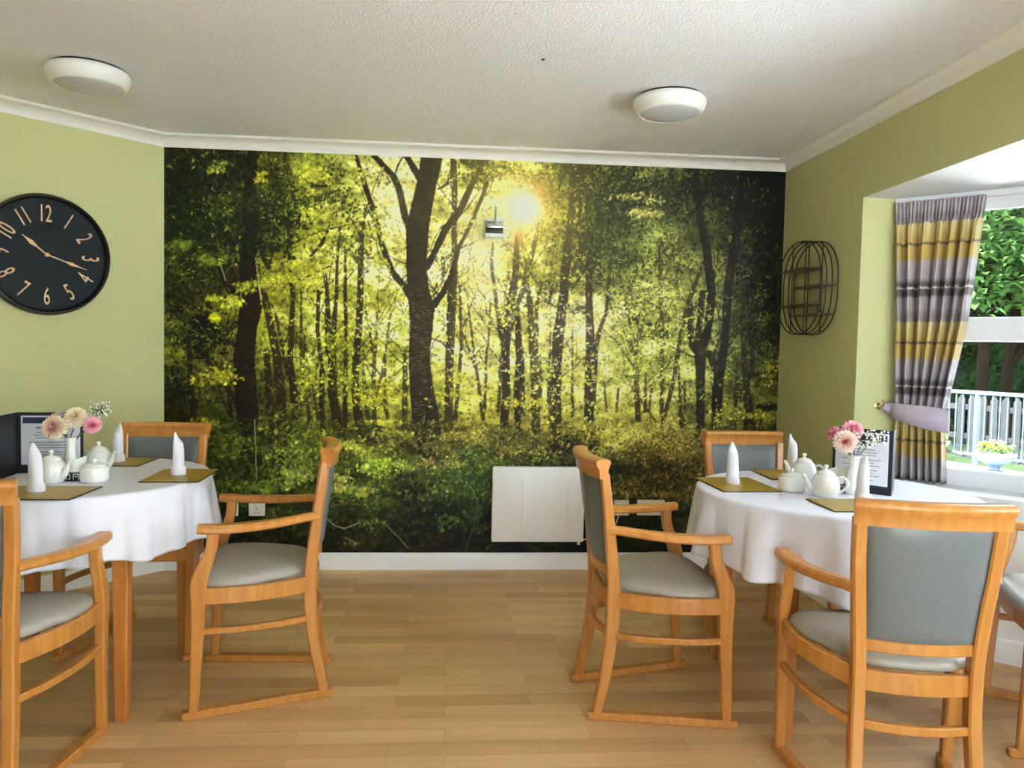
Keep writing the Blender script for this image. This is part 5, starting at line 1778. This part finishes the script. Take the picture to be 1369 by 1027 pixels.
# trees beyond the fence
def tree(label, x, y, h, blobs, leafm, seed, nleaf, size, lean=0.0, core=0.0, rt=1.0, group='trees beyond the fence'):
    rng = random.Random(seed)
    t = thing('tree', label, 'tree', (x, y, -.04), 0, group)
    w = MB()
    top = Vector((lean, lean * .4, h * .62))
    P = spline([(0, 0, -.05, .17), (.04 * rng.uniform(-1, 1), .05, h * .15, .135), (lean * .35, lean * .1, h * .35, .115), (*top, .07), (top.x + lean * .3, top.y, h * .85, .03)], 5)
    w.tube([p[:3] for p in P], [p[3] * rt for p in P], 12, hint=(1, 0, 0))
    for bx, by, bz, br in blobs:
        k = rng.uniform(.25, .6)
        s = Vector((lean * k, lean * .2 * k, h * k * .8))
        e = Vector((bx, by, bz))
        Q = spline([(*s, .05), (*(s.lerp(e, .5) + Vector((0, 0, .15))), .032), (*e, .012)], 4)
        w.tube([p[:3] for p in Q], [p[3] for p in Q], 7)
    w.build('trunk', M_bark, t, 60)
    lv = MB()
    tot = sum(b[3] ** 2 for b in blobs)
    for bx, by, bz, br in blobs:
        for k in range(int(nleaf * br * br / tot)):
            d = Vector((rng.gauss(0, 1), rng.gauss(0, 1), rng.gauss(0, 1))).normalized() * br * rng.random() ** .45
            d.z *= .75
            c = Vector((bx, by, bz)) + d
            ax = Vector((rng.uniform(-1, 1), rng.uniform(-1, 1), rng.uniform(-.9, .3))).normalized()
            sd = ax.cross(Vector((rng.uniform(-.4, .4), rng.uniform(-.4, .4), 1))).normalized()
            L_ = size * rng.uniform(.6, 1.2)
            up_ = sd.cross(ax) * L_ * .12
            wd = L_ * .30
            lv.add([c, c + ax * L_ * .35 + sd * wd + up_, c + ax * L_, c + ax * L_ * .35 - sd * wd + up_], [(0, 1, 2), (0, 2, 3)])
        if core:
            R = []
            for i in range(9):
                la = PI * i / 8
                R.append([(bx + br * core * math.sin(la) * math.cos(2 * PI * k / 14) * rng.uniform(.85, 1.1), by + br * core * math.sin(la) * math.sin(2 * PI * k / 14) * rng.uniform(.85, 1.1), bz - br * core * .78 * math.cos(la)) for k in range(14)])
            lv.rings(R)
    lv.build('crown', leafm, t, 0)


tree('tree with a straight trunk behind the railing, nearest the curtain edge', 7.62, 10.40, 5.4, [(-.9, -.5, 2.5, 1.0), (.1, -.3, 2.6, .9), (-.3, .2, 3.3, 1.25), (-1.4, .2, 3.4, 1.1), (-.6, -.9, 3.1, .9), (-.5, 0, 4.4, 1.3), (.7, -.6, 2.9, .9)], M_leafA, 21, 6500, .17, -.2, 0, .62)
tree('tree with a leaning trunk behind the railing, farther from the curtain', 8.20, 10.75, 5.8, [(-.2, -1.2, 2.4, .8), (.6, -.8, 2.5, 1.0), (.3, .2, 3.4, 1.3), (-.6, -.2, 3.9, 1.2), (.9, .1, 4.3, 1.3), (1.3, -.9, 2.9, 1.0), (.7, -1.5, 1.9, .6)], M_leafB, 22, 6500, .18, .3, 0, .62)
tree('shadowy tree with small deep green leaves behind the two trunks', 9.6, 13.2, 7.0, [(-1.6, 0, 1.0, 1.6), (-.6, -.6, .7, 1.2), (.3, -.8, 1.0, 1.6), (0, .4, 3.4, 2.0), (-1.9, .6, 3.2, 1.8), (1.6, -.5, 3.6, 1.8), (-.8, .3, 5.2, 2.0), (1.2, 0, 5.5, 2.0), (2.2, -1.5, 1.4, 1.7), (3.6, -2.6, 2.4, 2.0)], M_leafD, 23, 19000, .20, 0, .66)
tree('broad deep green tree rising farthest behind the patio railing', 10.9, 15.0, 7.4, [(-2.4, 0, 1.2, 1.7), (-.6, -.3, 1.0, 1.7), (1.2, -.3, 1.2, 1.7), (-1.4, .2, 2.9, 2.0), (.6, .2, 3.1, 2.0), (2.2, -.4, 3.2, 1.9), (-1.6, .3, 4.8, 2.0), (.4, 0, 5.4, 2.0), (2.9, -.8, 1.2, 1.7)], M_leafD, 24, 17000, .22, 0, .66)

# ------------------------------------------------------------------ daylight
w = bpy.data.worlds.new('overcast_sky')
sc.world = w
w.use_nodes = True
nt = w.node_tree
bg = nt.nodes['Background']
tcw = nd(nt, 'ShaderNodeTexCoord')
spx = nd(nt, 'ShaderNodeSeparateXYZ')
nt.links.new(tcw.outputs['Generated'], spx.inputs[0])
mr = nd(nt, 'ShaderNodeMapRange')
mr.inputs['From Min'].default_value = -.1
mr.inputs['From Max'].default_value = .9
nt.links.new(spx.outputs['Z'], mr.inputs['Value'])
rp = nd(nt, 'ShaderNodeValToRGB')
rp.color_ramp.elements[0].color = (.90, .96, 1.0, 1)
rp.color_ramp.elements[1].color = (.66, .82, 1.0, 1)
nt.links.new(mr.outputs['Result'], rp.inputs['Fac'])
nt.links.new(rp.outputs['Color'], bg.inputs['Color'])
bg.inputs['Strength'].default_value = SKY


def portal(p0, p1, z0, z1, off):
    p0, p1 = Vector((*p0, 0)), Vector((*p1, 0))
    d = (p1 - p0).normalized()
    nin = Vector((d.y, -d.x, 0))
    c = (p0 + p1) / 2 + nin * off + Vector((0, 0, (z0 + z1) / 2))
    L = bpy.data.lights.new('window_portal', 'AREA')
    L.shape = 'RECTANGLE'
    L.size, L.size_y = (p1 - p0).length, z1 - z0
    L.cycles.is_portal = True
    o = bpy.data.objects.new('window_portal', L)
    COL.objects.link(o)
    # a lamp shines down its local -Z
    o.matrix_world = frame(c, d, Vector((0, 0, 1)), -nin)
    return o


for i in range(3):
    portal(baywin[i], baywin[i + 1], SILL, SOF, -.06)
portal((FX1, YF - .06), (FX0, YF - .06), FZ0, FZ1, -.08)
su = bpy.data.lights.new('hazy_sun', 'SUN')
su.energy = SUNE
su.angle = math.radians(4)
su.color = (1.0, .98, .95)
so2 = bpy.data.objects.new('hazy_sun', su)
COL.objects.link(so2)
so2.rotation_euler = Vector((.45, .35, -.82)).to_track_quat('-Z', 'Y').to_euler()

# ------------------------------------------------------------------ camera
cam = bpy.data.cameras.new('camera')
cam.sensor_fit = 'HORIZONTAL'
cam.sensor_width = 36.0
cam.lens = 1028.0 / 1369.0 * 36.0
cam.clip_start = .05
co = bpy.data.objects.new('camera', cam)
COL.objects.link(co)
yaw, pitch, roll = .0798, .0462, .0208
cy, sy, cp, sp_ = math.cos(yaw), math.sin(yaw), math.cos(pitch), math.sin(pitch)
f = Vector((sy * cp, cy * cp, -sp_))
r = Vector((cy, -sy, 0))
u = r.cross(f)
r2 = r * math.cos(roll) + u * math.sin(roll)
u2 = u * math.cos(roll) - r * math.sin(roll)
co.matrix_world = frame((0, 0, EYE), r2, u2, -f)
sc.camera = co

# ------------------------------------------------------------------ colour and light transport
sc.view_settings.view_transform = 'Standard'
sc.view_settings.look = 'None'
sc.view_settings.gamma = 1.0
sc.view_settings.exposure = EXPO
sc.view_settings.use_curve_mapping = False
cyc = sc.cycles
cyc.max_bounces = 10
cyc.diffuse_bounces = 6
cyc.glossy_bounces = 4
cyc.transmission_bounces = 6
cyc.transparent_max_bounces = 12
cyc.caustics_reflective = False
cyc.caustics_refractive = False
cyc.sample_clamp_indirect = 8
cyc.use_denoising = True
